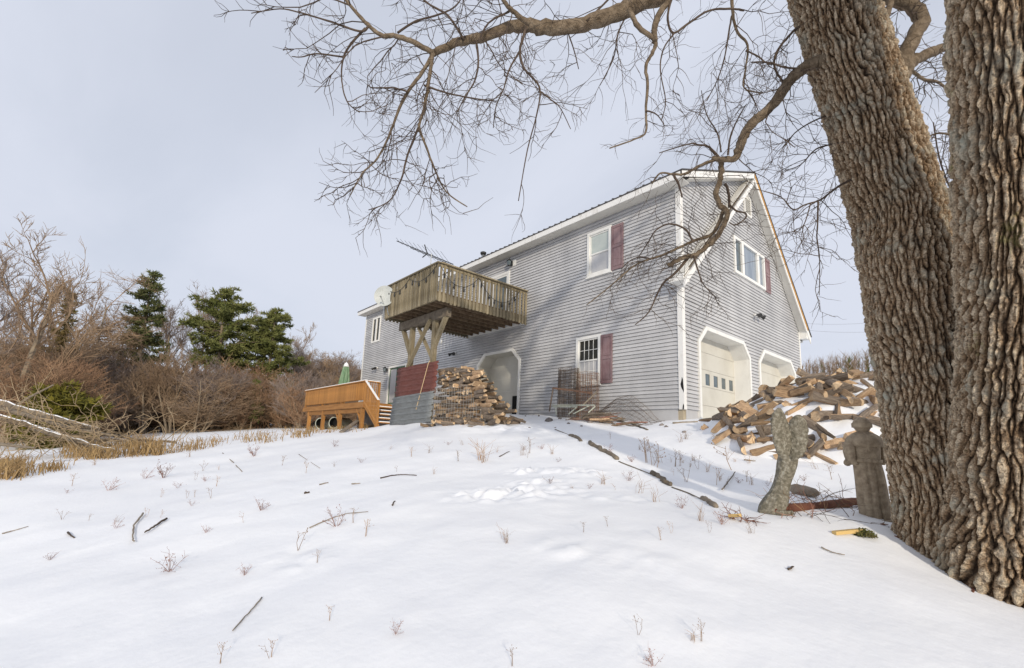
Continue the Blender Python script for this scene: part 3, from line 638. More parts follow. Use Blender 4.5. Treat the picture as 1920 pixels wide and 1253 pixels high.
# steps go down from the end of the deck
ns = 5; sx0 = dx1+.05; rise = (dz-(-.55))/(ns+1)
for i in range(ns):
    x = sx0+i*.27; z = dz-(i+1)*rise; mb = MB(); mb.box((x, dy0+.05, z-.04), (x+.29, dy0+1.3, z)); part(mb, 'step', deck_m, deck)
    mb = MB(); mb.box((x+.01, dy0+.10, z+.001), (x+.28, dy0+1.25, z+.035)); part(mb, 'snow_cap', snow_m, deck)
for y in (dy0+.03, dy0+1.31):
    mb = MB(); mb.bar((sx0, y, dz-.12), (sx0+ns*.27+.1, y, -.6), .04, .22); part(mb, 'stringer', deck_m, deck)
xe = sx0+ns*.27
mb = MB(); mb.bar((dx1, dy0, RZ-.02), (xe, dy0, .48), .11, .04); part(mb, 'stair_rail', deck_m, deck)
mb = MB(); mb.bar((dx1, dy0, RZ+.015), (xe, dy0, .515), .09, .025); part(mb, 'snow_cap', snow_m, deck)
mb = MB(); mb.box((xe-.04, dy0-.045, -.62), (xe+.05, dy0+.045, .47)); part(mb, 'newel_post', deck_m, deck)
for i in range(12):
    f_ = (i+.5)/12; x = dx1+.04+(xe-dx1-.08)*f_; z1 = RZ-.04+(.47-RZ)*f_; b1 = MB(); b1.box((x-.016, dy0-.016, z1-.98), (x+.016, dy0+.016, z1-.012)); part(b1, 'picket', deck_m, deck)
mb = MB(); z_ = RZ-.9; mb.bar((dx1, dy0, RZ-.9), (xe, dy0, -.42), .05, .09); part(mb, 'stair_bottom_rail', deck_m, deck)
# folded parasol on the deck
p = onY(648, 700, -1.0); ux, uy = float(p[0]), -1.0; zt = float(onY(651, 681, -1.0)[2])
t = thing('patio_umbrella', 'folded green patio umbrella standing on the timber deck', 'umbrella', (ux, uy, dz))
mb = MB(); mb.tube([(ux-.06, uy, dz+.02), (ux, uy, zt)], .024, 8); part(mb, 'pole', oldw_m, t); mb = MB(); P = []
hh = [(.02, .0), (.12, .12), (.16, .35), (.21, .7), (.26, 1.1), (.28, 1.35)]
for r, d in hh: P.append([(ux-.05*d+math.cos(g)*r*(1+.22*math.cos(g*8)), uy+math.sin(g)*r*(1+.22*math.cos(g*8)), zt-d) for g in [2*math.pi*j/48 for j in range(48)]])
for k in range(5): mb.add(P[k]+P[k+1], [(j, 48+j, 48+(j+1) % 48, (j+1) % 48) for j in range(48)])
part(mb, 'canopy', umb_m, t, True)
mb = MB(); mb.tube([(ux, uy, zt-.20), (ux, uy, zt-.04), (ux, uy, zt+.05)], [.17, .10, .02], 12); part(mb, 'snow_cap', snow_m, t, True)
# two black culvert pipes under the deck
for px, py, lab in ((600, 793, 'black-mouthed white drain pipe under the deck beside its end post'), (626, 791, 'black-mouthed white drain pipe lying under the middle of the deck')):
    c = V3(onY(px, py, dy0+.25)); t = thing('drain_pipe', lab, 'pipe', tuple(c)); c.z = gl(c.x, c.y)+.33
    d = Vector((-.55, .8, 0)).normalized(); s_ = d.cross(Vector((0, 0, 1))); u_ = Vector((0, 0, 1)); mb = MB(); R = []
    for r, q in ((.29, 0), (.29, 1.2), (.25, 1.2), (.25, 0)): R.append([c+d*q+(s_*math.cos(g)+u_*math.sin(g))*r for g in [2*math.pi*j/24 for j in range(24)]])
    for k_, (A_, B_) in enumerate(((0, 1), (1, 2), (2, 3), (3, 0))): mb.add(R[A_]+R[B_], [(j, (j+1) % 24, 24+(j+1) % 24, 24+j) for j in range(24)], 1 if k_ in (2,) else 0)
    mb.build('pipe_shell', [snow_m if False else paint_m, pipeb_m], t, True)
    mb = MB(); mb.tube([c+d*.3, c+d*.32], .25, 20); part(mb, 'back', pipeb_m, t)  # black disc added inside the mouth, painting in the dark of the pipe's depth
mb = MB(); a_ = V3(gp(640, 812)); b_ = V3(onY(672, 788, dy0+.3)); mb.bar(a_+Vector((0, 0, .03)), b_, .18, .04); tag(mb.build('plank', oldw_m), 'loose grey plank leaning under the timber deck', 'plank')

# ================================================================== SHEETS, STACKED WOOD
def corrugated(a, b, z0, z1, tilt, y):
    """sheet in front of the posts: x from a to b, ribs run level; tilt = drop of z per metre of x"""
    mb = MB(); n = 150; m = 8; rows = []
    for i in range(n+1):
        f_ = i/n; z = z0+(z1-z0)*f_; ph = z*2*math.pi/.19; w = max(0, math.cos(ph))**2*.05+.006*math.cos(z*2*math.pi/.048)
        rows.append([(a+(b-a)*j/m, y-w-.10*(1-(z+.4)/1.85)+.012*math.sin(j*1.7+z*3), z+tilt*(j/m-.5)*(b-a)) for j in range(m+1)])
    for i in range(n): mb.add(rows[i]+rows[i+1], [(j, j+1, m+1+j+1, m+1+j) for j in range(m)])
    return mb
SY = -3.16
mb = corrugated(-8.95, -6.33, .42, 1.43, 0.0, SY)
tag(mb.build('metal_sheet', redmetal_m, None, True), 'red ribbed metal roofing sheet propped against the balcony posts', 'metal sheet')
mb = corrugated(-8.99, -6.35, -.52, .44, .035, SY-.035)
tag(mb.build('metal_sheet', greymetal_m, None, True), 'bare grey ribbed metal sheet standing in the snow below the red one', 'metal sheet')
for o_ in bpy.data.objects:
    if o_.name.startswith('metal_sheet'):
        md = o_.modifiers.new('thick', 'SOLIDIFY'); md.thickness = .004
a, b = V3(onY(803, 682, SY-.06)), V3(onY(780, 768, SY-.13)); mb = MB(); mb.tube([a+Vector((0, .05, .10)), a, a.lerp(b, .5)+Vector((.02, -.01, 0)), b], .011, 6)
tag(mb.build('rope', rope_m), 'tan rope hanging across the red metal sheet', 'rope')

def log_mesh(kind, ln, r, seed):
    rg = random.Random(seed); mb = MB()
    if kind == 'round': prof = [(math.cos(g)*r*rg.uniform(.9, 1.06), math.sin(g)*r*rg.uniform(.9, 1.06), 1) for g in [2*math.pi*j/10 for j in range(10)]]
    elif kind == 'half': prof = [(math.cos(g)*r*rg.uniform(.93, 1.05), math.sin(g)*r*rg.uniform(.85, 1.0)-.3*r, 1) for g in [math.pi*j/6 for j in range(7)]]+[(-r*.3, -.36*r, 0), (r*.35, -.27*r, 0)]
    else:
        sp = rg.uniform(.9, 1.5); prof = [(math.cos(.2+sp*j/4)*r*1.35-.6*r, math.sin(.2+sp*j/4)*r*1.35-.45*r, 1) for j in range(5)]+[(-.55*r, -.35*r+rg.uniform(-.1, .1)*r, 0), (-.1*r, -.5*r, 0)]
    n = len(prof); k = 4; R = []
    for i in range(k):
        z = -ln/2+ln*i/(k-1); sc = 1+rg.uniform(-.06, .06); ox, oy = rg.uniform(-.06, .06)*r, rg.uniform(-.06, .06)*r
        R.append([(p[0]*sc+ox, p[1]*sc+oy, z+(rg.uniform(-.03, .03) if i in (0, k-1) else 0)) for p in prof])
    for i in range(k-1):
        for j in range(n): mb.add([R[i][j], R[i][(j+1) % n], R[i+1][(j+1) % n], R[i+1][j]], [(0, 1, 2, 3)], 1 if prof[j][2] and prof[(j+1) % n][2] else 0)
    mb.add(R[0], [tuple(reversed(range(n)))], 2); mb.add(R[-1], [tuple(range(n))], 2)
    return mb.mesh('firewood_log', [logw_m, logb_m, loge_m])
LOGS = [log_mesh(k_, random.uniform(.40, .50), random.uniform(.075, .12), 100+i) for i, k_ in enumerate(['wedge', 'half', 'wedge', 'half', 'wedge', 'wedge', 'round', 'half', 'wedge', 'half', 'wedge', 'wedge'])]
STK = [log_mesh(k_, random.uniform(.40, .46), random.uniform(.055, .085), 200+i) for i, k_ in enumerate(['wedge', 'half', 'wedge', 'half', 'wedge', 'round', 'wedge', 'half'])]
def stack_h(x):
    pts_ = [(-6.6, 1.50), (-6.0, 1.56), (-5.4, 1.56), (-4.9, 1.36), (-4.5, 1.02), (-4.1, .55), (-3.75, .15)]
    return float(np.interp(x, [p[0] for p in pts_], [p[1] for p in pts_]))
def put(me, p, q, name='firewood_log'):
    o = link(name, me); o.rotation_mode = 'QUATERNION'; o.rotation_quaternion = q; o.location = p; return o
Zx = Vector((1, 0, 0)).to_track_quat('Z', 'Y'); from mathutils import Quaternion, Euler
def roty(axis_vec, roll): return Vector(axis_vec).normalized().to_track_quat('Z', 'Y') @ Quaternion((0, 0, 1), roll)
backs = MB()
for layer, yy in enumerate((-3.02, -2.62)):
    zrow = 0.03; rown = 0
    while zrow < 1.6:
        x = -6.52+random.uniform(0, .2)
        while x < -3.7:
            if stack_h(x) > zrow+.06+gl(x, -3)+.30:
                enddir = random.random() < .33
                d = Vector((random.uniform(-.18, .18), 1, random.uniform(-.08, .08))) if enddir else Vector((1, random.uniform(-.2, .2), random.uniform(-.13, .13)))
                me_, lo_, ro_ = random.choice(STK), Vector((x+(.0 if enddir else .2), yy+random.uniform(-.05, .05)+(.1 if enddir else 0), gl(x, -3)+zrow+.05)), roty(d, random.uniform(0, 6.28))
                if layer:
                    for pg in me_.polygons: backs.add([lo_+ro_@me_.vertices[v].co for v in pg.vertices], [tuple(range(len(pg.vertices)))], pg.material_index)
                else: tag(put(me_, lo_, ro_), 'split firewood log in the tall rounded stack beside the metal sheets', 'log', 'logs stacked behind the wire by the metal sheets')
                x += random.uniform(.12, .17) if enddir else random.uniform(.40, .48)
            else: x += .15
        zrow += random.uniform(.095, .12); rown += 1
o = backs.build('stacked_logs', [logw_m, logb_m, loge_m]); tag(o, 'hidden back rows of split logs inside the tall rounded stack', 'logs'); o['kind'] = 'stuff'
# fallen logs at the stack's foot, some capped with snow
foot_logs = []
for i in range(20):
    x = random.uniform(-6.3, -3.1); y = random.uniform(-3.55, -3.15) if x < -4 else random.uniform(-3.4, -2.2)
    d = Vector((random.uniform(-1, 1), random.uniform(-.6, .6), random.uniform(-.15, .25)))
    p = Vector((x, y, gl(x, y)+random.uniform(.03, .13))); o = put(random.choice(STK), p, roty(d, random.uniform(0, 6.28)))
    tag(o, 'loose log tumbled in the snow at the foot of the tall rounded stack', 'log', 'logs fallen at the foot of the wood stack'); foot_logs.append((p, d))
def snow_blob(p, rx, ry, h, name='snow_cap', par=None):
    mb = MB(); n = 12; R = []
    for f_, z in ((1, -.3), (.92, .35), (.65, .8), (.25, 1)): R.append([(p[0]+math.cos(g)*rx*f_*(1+.12*math.sin(3*g+p[0]*9)), p[1]+math.sin(g)*ry*f_*(1+.12*math.cos(2*g+p[1]*7)), p[2]+h*z) for g in [2*math.pi*j/n for j in range(n)]])
    for k in range(3): mb.add(R[k]+R[k+1], [(j, (j+1) % n, n+(j+1) % n, n+j) for j in range(n)])
    mb.add(R[3], [tuple(range(n))]); return mb
# wire panel bent round the stack
t = thing('wire_fence', 'welded wire fence panel bent round the tall rounded wood stack', 'wire fence', (-5.2, -3.3, -.3)); mb = MB()
def wy(x): return -3.24-.04*math.sin(x*3)+max(0, x+4.3)*.55
xs = [-6.75+i*.125 for i in range(24)]
for x in xs:
    h = min(1.05, stack_h(x)-.15); zg = gl(x, -3.2)
    if h > .25: mb.tube([(x, wy(x), zg), (x+.02, wy(x)+.01, zg+h*.5), (x+random.uniform(-.03, .03), wy(x), zg+h)], .0055, 4)
part(mb, 'upright_wires', wirel_m, t); mb = MB()
for i in range(9):
    z = -.2+i*.125; P = [(x, wy(x), z+gl(x, -3.2)+.25+.02*math.sin(x*4+i)) for x in xs if stack_h(x)-.1 > z+.3]
    if len(P) > 2: mb.tube(P, .0055, 4)
part(mb, 'level_wires', wirel_m, t)
# boards and branches in front of the sheets
def stick(name, label, cat, pix, r0, r1, m, lift=.01, D=None, group=None, n=6, wig=.3):
    pts_ = [V3(gp(*q)) if len(q) == 2 else V3(at(*q)) for q in pix]; out = []
    for i in range(len(pts_)-1):
        for k in range(5): out.append(pts_[i].lerp(pts_[i+1], k/5))
    out.append(pts_[-1]); L_ = len(out)
    out = [p+Vector((random.uniform(-1, 1), random.uniform(-1, 1), random.uniform(-.4, .6)))*r0*wig+Vector((0, 0, lift)) for p in out]
    mb = MB(); mb.tube(out, [(r0+(r1-r0)*i/(L_-1))*random.uniform(.85, 1.15) for i in range(L_)], n)
    return tag(mb.build(name, m, None, True), label, cat, group)
a, b = V3(gp(758, 792)), V3(gp(810, 780)); mb = MB(); mb.bar(a+Vector((0, -.1, .05)), b+Vector((0, -.1, .10)), .22, .05); bd = tag(mb.build('board', oldw_m), 'old grey board lying in snow in front of the metal sheets', 'board')
mb = MB(); mb.bar(a+Vector((0, -.1, .095)), b+Vector((0, -.1, .145)), .19, .03); o = mb.build('snow_patch', snow_m); tag(o, 'strip of snow on the old board before the metal sheets', 'snow')

# ================================================================== CLUTTER UNDER THE LOWER WINDOW
def onW(px, py, Y): return V3(onY(px, py, Y))
# rolled wire fencing standing upright
def wire_roll(name, label, px0, px1, pyt, pyb, Y, turns, m):
    c0, c1 = onW(px0, pyb, Y), onW(px1, pyb, Y); cx = (c0.x+c1.x)/2; rad = abs(c1.x-c0.x)/2; zt = onW((px0+px1)/2, pyt, Y).z; zb = gl(cx, Y)
    t = thing(name, label, 'wire roll', (cx, Y, zb)); mu = MB(); ml = MB()
    N = 30*turns
    for i in range(0, N, 1):
        g = 2*math.pi*i/30; r = rad*(1-.3*i/N)+random.uniform(-.01, .01); x, y = cx+r*math.cos(g), Y+r*.75*math.sin(g); mu.tube([(x, y, zb), (x+random.uniform(-.015, .015), y, zt+random.uniform(-.03, .02))], .0042, 3)
    H_ = zt-zb; k = int(H_/.12)
    for q in range(k+1):
        z = zb+H_*q/k; P = [(cx+(rad*(1-.3*i/N))*math.cos(2*math.pi*i/30), Y+.75*rad*(1-.3*i/N)*math.sin(2*math.pi*i/30), z+.02*math.sin(i*.4+q)) for i in range(0, N+1, 2)]; ml.tube(P, .0042, 3)
    part(mu, 'upright_wires', m, t); part(ml, 'level_wires', m, t)
wire_roll('wire_roll', 'tall dark roll of wire fencing standing left of the lower window', 1047, 1082, 692, 776, -.55, 3, wire_m)
wire_roll('wire_roll', 'roll of wire fencing standing in front of the lower window', 1082, 1120, 700, 774, -.50, 2, rust_m)
# rusty pipe frame
t = thing('pipe_frame', 'rusty metal bed frame leaning in front of the wire rolls', 'metal frame', tuple(onW(1075, 775, -.9)))
f1 = [onW(1030, 772, -1.0), onW(1037, 728, -1.0), onW(1110, 737, -1.0)]
mb = MB(); mb.tube([f1[0], f1[1]], .022, 8); part(mb, 'leg', wire_m, t); mb = MB(); mb.bar(f1[1], f1[2], .05, .05); part(mb, 'rail', rust_m, t)
mb = MB(); mb.tube([onW(1094, 759, -1.05), onW(1119, 735, -.95)], .024, 8); part(mb, 'brace', oldw_m, t)
for A_, B_ in (((1036, 760), (1114, 760)), ((1036, 763), (1082, 763)), ((1042, 763), (1043, 778)), ((1082, 763), (1066, 777)), ((1105, 761), (1075, 776)), ((1116, 762), (1103, 774))):
    mb = MB(); mb.tube([onW(*A_, -1.15), onW(*B_, -1.3)], .017, 8); part(mb, 'tube', paint_m, t)
# loose arched wire netting
t = thing('wire_netting', 'loose heap of wire netting sagging against the wall right of the window', 'wire netting', (-1.6, -.5, -.2)); mb = MB()
for i in range(26):
    f_ = i/25; P = []
    for k in range(14):
        g = k/13; x = -2.45+2.0*g+.05*math.sin(i); y = -.12-.75*f_; z = gl(x, y)+(.85-.55*f_)*math.sin(math.pi*min(1, g*1.05+.02))*(1-.35*g)+.02*math.sin(k*2+i); P.append((x, y, z))
    mb.tube(P, .0028, 3)
for k in range(22):
    g = k/21; P = []
    for i in range(8):
        f_ = i/7; x = -2.45+2.0*g; y = -.12-.75*f_; z = gl(x, y)+(.85-.55*f_)*math.sin(math.pi*min(1, g*1.05+.02))*(1-.35*g); P.append((x, y, z))
    mb.tube(P, .0028, 3)
part(mb, 'netting', wire_m, t)
# brush heap
for i in range(46):
    x = random.gauss(-1.75, .45); y = random.uniform(-1.25, -.7); d = Vector((1, random.uniform(-.35, .35), random.uniform(-.15, .2))).normalized(); ln = random.uniform(.35, .8)
    z = gl(x, y)+.03+.22*math.exp(-((x+1.75)/.5)**2)*random.random(); mb = MB(); r = random.uniform(.012, .028)
    mb.tube([Vector((x, y, z))-d*ln/2, Vector((x, y, z+random.uniform(-.02, .03))), Vector((x, y, z))+d*ln/2], [r, r, r*.6], 6)
    tag(mb.build('stick', random.choice([oldw_m, logb_m, weedr_m, logw_m])), 'short brown stick in the brush heap below the wire netting', 'stick', 'sticks in the brush heap by the wall')
# stones and scraps lying in the snow before the frame
def rock(px, py, s, label, group, m=rock_m):
    p = V3(gp(px, py)); mb = MB(); rg = random.Random(int(px*7+py)); R = []
    for k, (z, r) in enumerate(((-.4, .7), (.0, 1.0), (.45, .8), (.75, .35))): R.append([p+Vector((math.cos(g)*r*s*rg.uniform(.75, 1.2), math.sin(g)*r*s*rg.uniform(.75, 1.2), z*s*rg.uniform(.8, 1.1))) for g in [2*math.pi*j/7 for j in range(7)]])
    for k in range(3): mb.add(R[k]+R[k+1], [(j, (j+1) % 7, 7+(j+1) % 7, 7+j) for j in range(7)])
    mb.add(R[3], [tuple(range(7))]); return tag(mb.build('stone', m), label, 'stone', group)
for px, py, s in ((1029, 790, .13), (1050, 786, .06), (1077, 787, .09), (1106, 793, .08), (1066, 795, .05), (1062, 788, .04), (1150, 796, .04), (1249, 801, .05), (992, 804, .05), (1041, 803, .035), (1090, 800, .04), (1120, 790, .05), (1316, 810, .07), (1283, 811, .05), (1104, 781, .06), (1148, 790, .05), (1241, 798, .06)):
    rock(px, py, s, 'dark stone poking out of the snow in front of the grey wall', 'stones in the snow before the house')
for pix, r in ((((1158, 791), (1190, 798), (1214, 807)), .035), (((877, 802), (918, 797)), .03), (((1262, 795), (1308, 792)), .03), (((1010, 781), (1030, 770)), .03), (((985, 781), (1022, 776)), .025)):
    stick('branch', 'dark fallen branch lying on the snow close to the house wall', 'branch', pix, r, r*.7, oldw_m, group='branches on the snow by the house')
for pix, r, lab in ((((1070, 818), (1082, 822), (1092, 828)), .04, 'short mossy log end, highest of the four along the shadow edge'), (((1104, 832), (1120, 840), (1138, 850), (1158, 864)), .045, 'longest crooked log lying along the shadow edge in the snow'),
                    (((1219, 889), (1235, 895), (1245, 905), (1258, 913)), .040, 'knobbly log piece lying midway along the shadow edge'), (((1317, 937), (1330, 944), (1343, 952)), .034, 'short log piece lowest on the shadow edge near the twiggy tuft')):
    stick('fallen_log', lab, 'log', pix, r*1.05, r*.8, oldw_m, lift=.012, n=8, wig=.6)

# ================================================================== BIG FIREWOOD PILE BY THE GARAGE
pc = np.array([3.75, .75])
def pile_h(x, y):
    x = np.asarray(x, float); y = np.asarray(y, float)
    # long mound along the view-right direction, highest in the middle
    ax = np.array([.62, .78]); u = (x-pc[0])*ax[0]+(y-pc[1])*ax[1]; v = -(x-pc[0])*ax[1]+(y-pc[1])*ax[0]
    d = np.hypot(u/3.6, v/2.4); h = 1.12*np.clip(1-d**1.7, 0, 1)**.9*np.interp(u, [-3.6, -1.2, .2, 1.2, 3.6], [.9, 1.05, .88, .60, .5])
    return h*(1+.10*vnoise(x*1.6, y*1.6, 3))
n_ = 70; px_ = np.linspace(pc[0]-3.8, pc[0]+3.8, n_); py_ = np.linspace(pc[1]-3.8, pc[1]+3.8, n_); MX, MY = np.meshgrid(px_, py_, indexing='ij')
MZ = gz(MX, MY)+pile_h(MX, MY)-.045+.06*vnoise(MX*4, MY*4, 1)+.03*vnoise(MX*9, MY*9, 2)
keep = pile_h(MX, MY) > .005; mb = MB(); id_ = np.arange(n_*n_).reshape(n_, n_)
mb.v = [tuple(q) for q in np.c_[MX.ravel(), MY.ravel(), MZ.ravel()].tolist()]
for i in range(n_-1):
    for j in range(n_-1):
        if keep[i:i+2, j:j+2].any() and MX[i, j] > .5: mb.f.append((int(id_[i, j]), int(id_[i+1, j]), int(id_[i+1, j+1]), int(id_[i, j+1]))); mb.m.append(0)
o = mb.build('snow_drift', snow_m, None, True); o['kind'] = 'structure'
cnt = 0; tries = 0; spots = []
cam2 = CAM[:2]
while cnt < 140 and tries < 9000:
    tries += 1
    x = random.uniform(pc[0]-3.4, pc[0]+3.4); y = random.uniform(pc[1]-3.4, pc[1]+3.4)
    if x < .9: continue
    h = float(pile_h(x, y)); e = .15
    qx = np.array([x, y, gl(x, y)+h])-CAM; qz = qx@FW; qpx = PX+F*(qx@RT)/qz
    if qpx < 1352 or qpx > 1700: continue
    if h < .06 or (h < .2 and random.random() < .4): continue
    gxx = (float(pile_h(x+e, y))-float(pile_h(x-e, y)))/(2*e); gyy = (float(pile_h(x, y+e))-float(pile_h(x, y-e)))/(2*e)
    facing = -(gxx*(cam2[0]-x)+gyy*(cam2[1]-y))/np.hypot(cam2[0]-x, cam2[1]-y)
    if facing < -.12: continue
    cl = float(vnoise(x*1.25+31, y*1.25+8, 0))     # bare wood shows in clusters, snow between
    if cl < -.03 and random.random() < .85: continue
    if any((x-a)**2+(y-b)**2 < .15**2 for a, b in spots): continue
    spots.append((x, y)); nrm = Vector((-gxx, -gyy, 1)).normalized()
    d = Vector((random.uniform(-1, 1), random.uniform(-1, 1), 0)); d = d-nrm*d.dot(nrm)+nrm*random.uniform(-.35, .35)
    lift = random.uniform(-.06, .10)+(.07 if cl > .15 else 0)
    o = put(random.choice(LOGS), Vector((x, y, gl(x, y)+h-.05+lift)), roty(d, random.uniform(0, 6.28)))
    s = random.uniform(.62, 1.02); o.scale = (s, s, random.uniform(.7, 1.15))
    tag(o, 'split firewood log on the big snowy heap in front of the garage', 'log', 'logs heaped in front of the garage'); cnt += 1
for px, py, lab in ((1357, 800, 0), (1378, 802, 0), (1341, 797, 0), (1395, 806, 0), (1420, 800, 0), (1325, 791, 0), (1432, 790, 0), (1373, 793, 0), (1408, 792, 0), (1330, 812, 0)):
    p = V3(gp(px, py)); o = put(random.choice(LOGS), p+Vector((0, 0, .03)), roty((random.uniform(-1, 1), random.uniform(-1, 1), .1), random.uniform(0, 6))); o.scale = (.6, .6, .7)
    tag(o, 'stray firewood piece in the snow at the edge of the big heap', 'log', 'stray logs beside the big heap')

# ================================================================== STATUES
def loft(secs, n, fold=None, m=None):
    """secs: (centre Vector, half-width vec a, half-depth vec b)"""
    mb = MB(); R = []
    for k, (c, a, b) in enumerate(secs):
        ring_ = []
        for j in range(n):
            g = 2*math.pi*j/n; s = 1+(fold(k/(len(secs)-1), g) if fold else 0)
            ring_.append(c+(a*math.cos(g)+b*math.sin(g))*s)
        R.append(ring_)
    for k in range(len(R)-1): mb.add(R[k]+R[k+1], [(j, (j+1) % n, n+(j+1) % n, n+j) for j in range(n)])
    mb.add(R[0], [tuple(reversed(range(n)))]); mb.add(R[-1], [tuple(range(n))]); return mb
def spline(keys, n):
    ks = np.array(keys, float); t = np.linspace(0, len(ks)-1, n); return np.stack([np.interp(t, np.arange(len(ks)), ks[:, i]) for i in range(ks.shape[1])], 1)
def smooth_keys(keys, n):
    a = spline(keys, n)
    for _ in range(2): b = a.copy(); b[1:-1] = .25*a[:-2]+.5*a[1:-1]+.25*a[2:]; a = b
    return a
RV, UV, FV = V3(RT), V3(UP), V3(FW)
def pxsec(D, rows, n, depth=.75, flat=None):
    """rows of (px, py, half width in pixels): circular-ish sections across the picture plane at distance D"""
    out = []
    for x, y, w in smooth_keys(rows, n):
        c = V3(at(x, y, D)); r = w/F*D; hz = Vector((FV.x, FV.y, 0)).normalized(); rt = Vector((RV.x, RV.y, 0)).normalized(); out.append((c, rt*r, hz*r*depth))
    return out
# winged figure, leaning
DA = 4.75
base_a = V3(gp(1452, 962, 4.0)); DA = float((base_a-V3(CAM)).dot(FV))
t = thing('angel_statue', 'leaning lichen-covered stone angel seen from behind with two upright wings', 'statue', tuple(base_a))
body = pxsec(DA, [(1484, 815, 5), (1482, 828, 13), (1479, 850, 17), (1476, 870, 18), (1472, 890, 16), (1467, 905, 15), (1462, 920, 16.5), (1456, 935, 22), (1450, 948, 25), (1447, 962, 25)], 40)
part(loft(body, 40, lambda k, g: .05*math.sin(g*7+k*3)*k+.03*math.sin(g*13+k*9)), 'body', stone_m, t, True)
hd = pxsec(DA+.06, [(1485, 800, 3), (1485, 804, 9), (1485, 812, 12), (1484, 820, 10), (1483, 828, 8)], 16, 1.0); part(loft(hd, 20), 'head', stone_m, t, True)
def wing(rows, dd, lean, name='wing'):
    sec = []
    for x, y, w in smooth_keys(rows, 30):
        c = V3(at(x, y, DA-dd)); r = w/F*DA; hz = Vector((FV.x, FV.y, 0)).normalized(); rt = Vector((RV.x, RV.y, 0)).normalized()
        a = (rt+hz*lean).normalized(); b = (hz-rt*lean).normalized(); sec.append((c, a*r, b*min(r*.5, .035)))
    mb = loft(sec, 32, lambda k, g: .07*abs(math.sin(k*22+math.cos(g)*3))+.04*math.sin(k*40)); return part(mb, name, stone_m, t, True)
wing([(1461, 765, 3), (1460, 772, 10), (1460, 785, 17), (1463, 800, 21), (1466, 820, 21), (1468, 840, 18), (1469, 855, 11), (1470, 862, 4)], .10, .35)
wing([(1497, 778, 3), (1496, 784, 10), (1496, 797, 15), (1496, 815, 16), (1495, 835, 15), (1493, 850, 13), (1490, 858, 9), (1488, 864, 3)], .08, -.5)
mb = loft(pxsec(DA, [(1458, 955, 24), (1462, 968, 28), (1465, 985, 26)], 8, 1.0), 18); part(mb, 'plinth', stone_m, t, True)
def pxsec2(D, rows, *k): return pxsec(D, [(x+9, y, w) for x, y, w in rows], *k)
# hooded monk beside the trunk
base_m = V3(gp(1632, 968, 4.0)); DM = float((base_m-V3(CAM)).dot(FV))
t = thing('monk_statue', 'brown stone statue of a robed monk seen from behind beside the trunk', 'statue', tuple(base_m))
robe = pxsec2(DM, [(1612, 823, 24), (1613, 845, 25), (1614, 860, 24), (1616, 866, 23), (1620, 885, 25), (1624, 910, 26), (1628, 940, 27), (1632, 960, 27), (1634, 978, 27)], 60, .8)
part(loft(robe, 64, lambda k, g: (-.20*(1-abs(math.sin(g*4.5+k*.8+.5*math.sin(g*3))))**2.2*min(1, max(0, (k-.30)*4)))+.012*math.sin(g*23+k*5)), 'robe', stone2_m, t, True)
cape = pxsec2(DM, [(1610, 808, 7.5), (1610, 813, 19), (1611, 819, 28), (1611, 826, 33), (1611, 834, 33), (1611, 838, 31)], 20, .72); part(loft(cape, 40, lambda k, g: -.09*(1-abs(math.sin(g*3.5)))**2*k), 'hood_cape', stone2_m, t, True)
head = pxsec2(DM, [(1606, 783, 4), (1606, 786, 10), (1606, 793, 14), (1607, 800, 14.5), (1608, 806, 11), (1609, 812, 7.5)], 20, 1.05); hd = part(loft(head, 28), 'head', stone2_m, t, True)
mb = loft(pxsec2(DM, [(1606, 794, 15.2), (1607, 798, 15.6), (1607, 802, 15.2)], 6, 1.06), 28, lambda k, g: .03*math.sin(g*14)); sub('hair_ring', mb, stone2_m, hd, True)
mb = loft(pxsec2(DM, [(1615, 861, 25.2), (1615, 864, 26), (1616, 867, 25.2)], 6, .83), 40, lambda k, g: .02*math.sin(g*26)); part(mb, 'rope_belt', stone2_m, t, True)
for rows in ([(1584, 830, 8), (1583, 845, 9.5), (1586, 860, 8.5), (1592, 872, 7)], [(1638, 828, 8), (1644, 845, 9.5), (1645, 860, 9), (1641, 872, 7)]):
    part(loft(pxsec2(DM, rows, 16, 1.2), 18), 'sleeve', stone2_m, t, True)
for px in (1585, 1643):     # folded forearm inside the sleeve, on the far side
    a_, b_ = V3(at(px+(4 if px < 1600 else -3), 868, DM)), V3(at(1612, 858, DM+.14)); mb = MB(); mb.tube([a_, a_.lerp(b_, .5)+FV*.06, b_], [.035, .03, .025], 10); part(mb, 'forearm', stone2_m, t, True)
mb = loft(pxsec2(DM, [(1634, 972, 30), (1634, 990, 31)], 4, 1.0), 16); part(mb, 'plinth', stone2_m, t, True)

# log, bark slab and brush between the statues
p = V3(gp(1528, 945, 4.2)); mb = MB(); a, b = V3(gp(1450, 966, 4)), V3(gp(1612, 950, 4)); mid = a.lerp(b, .5)
mb = MB(); P = [a.lerp(b, i/12)+Vector((random.uniform(-.01, .01), 0, .05+random.uniform(-.01, .01))) for i in range(13)]; mb.tube(P, [.045*random.uniform(.85, 1.15) for _ in P], 12)
rustlog_m = mat('red_brown_bark', (.12, .045, .03), .9, (.20, .09, .055), 9, bump=.7)
tag(mb.build('fallen_log', rustlog_m, None, True), 'reddish-brown log lying on the snow between the two statues', 'log')
mb = MB(); a, b = V3(gp(1483, 925, 4.6)), V3(gp(1536, 936, 4.6)); P = [a.lerp(b, i/8)+Vector((0, 0, .06)) for i in range(9)]; mb.tube(P, [.04, .06, .065, .06, .065, .06, .055, .05, .02], 9)
tag(mb.build('bark_slab', oldw_m), 'grey slab of bark lying behind the log between the statues', 'bark')
